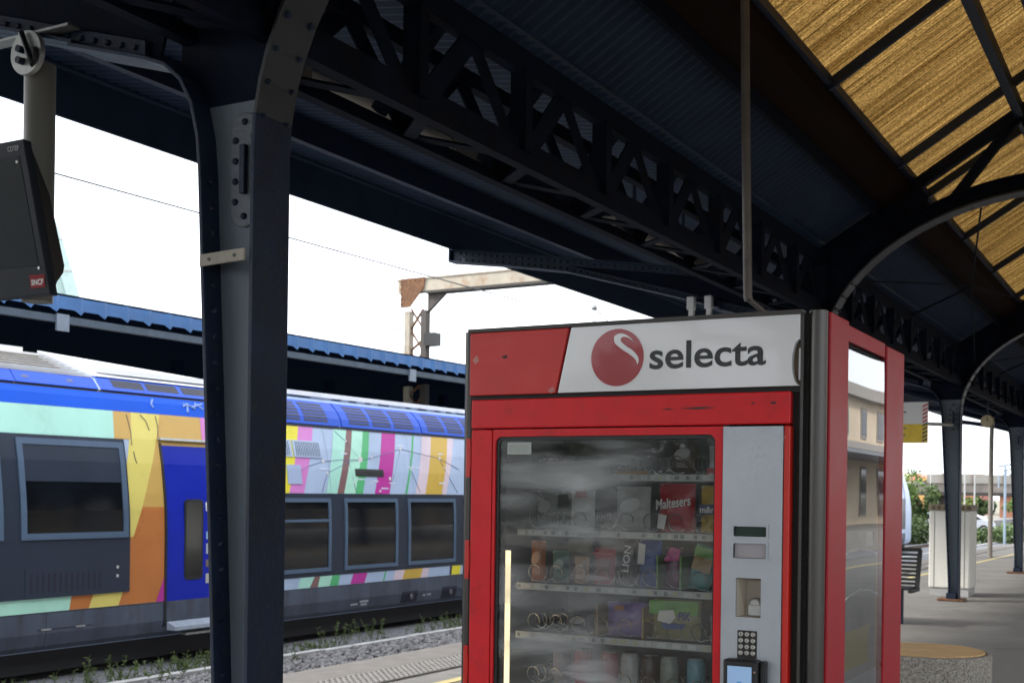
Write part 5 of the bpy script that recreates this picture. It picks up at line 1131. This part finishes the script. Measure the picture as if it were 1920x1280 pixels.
def leaf_crown(mb, c, rx, ry, rz, n, L, seed):
    r_ = random.Random(seed); blobs = [(Vector((r_.gauss(0, .45), r_.gauss(0, .45), r_.gauss(0, .42))), r_.uniform(.28, .5)) for _ in range(16)]
    for k in range(n):
        b, br = blobs[k % 16]; d = Vector((r_.gauss(0, 1), r_.gauss(0, 1), r_.gauss(0, 1))).normalized() * br * r_.uniform(.55, 1.05)
        q = b + d; p = Vector((c[0] + q.x * rx, c[1] + q.y * ry, c[2] + q.z * rz))
        a = Vector((r_.gauss(0, 1), r_.gauss(0, 1), r_.gauss(0, .6))).normalized() * L * r_.uniform(.6, 1.2); s_ = a.cross(Vector((r_.gauss(0, 1), r_.gauss(0, 1), r_.gauss(0, 1)))).normalized() * L * .4
        mb.add([p - a * .5, p + s_, p + a * .5, p - s_], [(0, 1, 2, 3)])
lf1 = mat('tree leaf', (.12, .20, .045), .55, var=.4, vs=.8, spec=.3); lf2 = mat('dark leaf', (.085, .13, .045), .55, var=.35, vs=.8, spec=.3); lf3 = mat('yellow green leaf', (.17, .21, .05), .55, var=.35, vs=.8, spec=.3); bark = mat('bark', (.10, .075, .05), .9, bump=.3)
def tree(c, h, rx, rz, m, lb, n=3500, L=.22, seed=1, group='trees by the viaduct'):
    t = thing('tree', lb, 'tree', (c[0], c[1], -.86), group)
    tr_ = MB().tube([(c[0], c[1], -.86), (c[0] + .05, c[1], h * .4), (c[0], c[1], h * .75)], [.16, .12, .05], 8)
    for a in range(5): tr_.tube([(c[0], c[1], h * .4 + .2 * a), (c[0] + rx * .6 * math.cos(a * 1.3), c[1] + rx * .6 * math.sin(a * 1.3), h * .6 + .2 * a)], [.05, .02], 6)
    tr_.build('trunk', bark, t); mb = MB(); leaf_crown(mb, (c[0], c[1], h - rz), rx, rx, rz, n, L, seed); mb.build('crown', m, t)
tree((-15.7, 73.0, 0), 3.7, 1.8, 2.0, lf1, 'bright green tree beside the train nose', 5000, .2, 1)
tree((-14.5, 75.5, 0), 2.3, 1.0, 1.4, lf2, 'darker green tree beside the bright one', 3500, .2, 2)
tree((-18.4, 118, 0), 1.7, 1.4, 1.1, lf3, 'yellow green tree under the viaduct', 2500, .22, 3); tree((-21.2, 119, 0), 1.6, 1.1, 1.1, lf3, 'small light green tree by the dark viaduct pier', 2000, .22, 4)
tree((-12.6, 116, 0), 2.0, 1.5, 1.2, lf1, 'green tree right of the brick pier', 2500, .24, 5); tree((-16.9, 120, 0), 1.8, 1.0, 1.1, lf2, 'dark green tree under the viaduct span', 2500, .22, 6)
for k, (u, t, h) in enumerate(((-31, -30, 5), (-24.5, -36, 4), (-18.5, -33, 4.6), (-12, -41, 3.8), (-38, -24, 5.5))):
    tree((u, t, 0), h, 5.0, h * .56, lf2, ('tall', 'low broad', 'middling', 'lowest', 'tallest')[k] + ' green tree behind the viewer beyond the platform end', 5200, .42, 20 + k, 'trees behind the viewer')
def hedge(c, rx, ry, rz, m, lb, seed, n=2500):
    mb = MB(); leaf_crown(mb, (0, 0, rz * .5), rx, ry, rz, n, .16, seed)
    o = single(mb, 'shrub', m, lb, 'shrub', (0, 0, 0), 'shrubs by the far track'); o.location = (c[0], c[1], -.86)
hedge((-12.0, 63, 0), 1.2, 1.5, 1.1, lf2, 'dark shrub beside the train nose', 11); hedge((-8.6, 66, 0), 1.8, 1.6, .75, lf2, 'shrub patch behind the blue signal post', 12); hedge((-6.8, 70, 0), 2.2, 1.8, .8, lf1, 'light shrub patch beside the gantry', 13); pass
# parked cars
def car(c, rz_, paint, lb):
    t = thing('parked_car', lb, 'car', (c[0], c[1], -.86), 'cars parked before the viaduct'); t['_b'] = (0, 0, 0); t.rotation_euler = (0, 0, rz_)
    side = [(-2.05, .35), (-2.08, .72), (-1.9, .86), (-1.35, .93), (-.75, 1.36), (.65, 1.40), (1.35, .98), (1.95, .86), (2.08, .6), (2.05, .35)]
    MB().prism(side, 'y', -.82, .82).build('body', paint, t, .06)
    MB().prism([(-1.15, .95), (-.68, 1.31), (.58, 1.34), (1.15, .98)], 'y', -.835, .835).build('side_windows', tglass, t)
    MB().add([(-1.34, -.68, .955), (-1.34, .68, .955), (-.80, .62, 1.335), (-.80, -.62, 1.335)], [(0, 1, 2, 3)]).map(lambda p: (p[0] - .03, p[1], p[2] + .01)).build('windscreen', tglass, t)
    for x in (-1.3, 1.3):
        for y in (-.74, .74):
            wh = MB().lathe([(.30, -.1), (.32, -.05), (.32, .05), (.30, .1)], (x, y, .32), 16, 'y').build('wheel', black, t)
            MB().lathe([(.19, -.11), (.19, .11)], (x, y, .32), 12, 'y').build('rim', galv, wh)
    for y in (-.62, .62): MB().box(-2.09, -2.0, y - .15, y + .15, .62, .76).build('headlight', white_p, t)
pc = lambda n, c: mat('car ' + n, c, .25, coat=.5, var=.03)
car((-15.6, 79, 0), R(10), pc('silver', (.5, .52, .54)), 'silver car parked nearest to the train nose'); car((-14.4, 81.5, 0), R(20), pc('teal', (.10, .26, .27)), 'teal car parked beside the silver one'); car((-13.2, 83.8, 0), R(24), pc('pale', (.6, .63, .68)), 'pale blue car parked by the post'); car((-16.3, 103, 0), R(28), pc('white', (.75, .75, .75)), 'white car parked behind the cabinet')
car((-17.2, 81, 0), R(12), pc('dark', (.06, .08, .12)), 'dark blue car parked behind the silver one')

# ================================================================== STATION BUILDING on the other side (seen in the poster glass)
sb = thing('station_building', 'cream station building with grey cornice reflected in the poster glass', 'building', (22, 60, -.5))
cr = mat('cream render', (.62, .52, .40), .8, var=.08, vs=.6); stn = mat('cornice stone', (.33, .31, .29), .8, var=.1); zinc = mat('zinc roof', (.20, .22, .25), .5)
MB().box(18, 34, 14, 120, -.6, 6.5).build('wall', cr, sb); MB().box(17.4, 34.4, 13.6, 120.4, 6.5, 7.1).build('cornice', stn, sb); MB().box(17.7, 18, 14, 120, 3.9, 4.25).build('string_course', stn, sb)
MB().prism([(19, 7.1), (34, 7.1), (31, 8.3), (24, 8.3)], 'y', 14, 120).build('roof', zinc, sb)
for k in range(25):
    t = 16.5 + k * 4.2
    for z0, z1 in ((.4, 3.0), (4.5, 6.1)):
        w_ = MB().box(17.93, 18.03, t, t + 1.5, z0, z1).build('window', stn, sb); MB().box(17.91, 17.94, t + .14, t + 1.36, z0 + .14, z1 - .14).build('pane', tglass, w_)
MB().box(14.2, 18, 14, 120, 3.3, 3.45).build('awning', zinc, sb)
sp_ = MB().box(13.9, 18, -10, 130, -.9, 0).build('station_platform', asphalt); struct(sp_)
for o in bpy.data.objects:
    if '_b' in o: del o['_b']
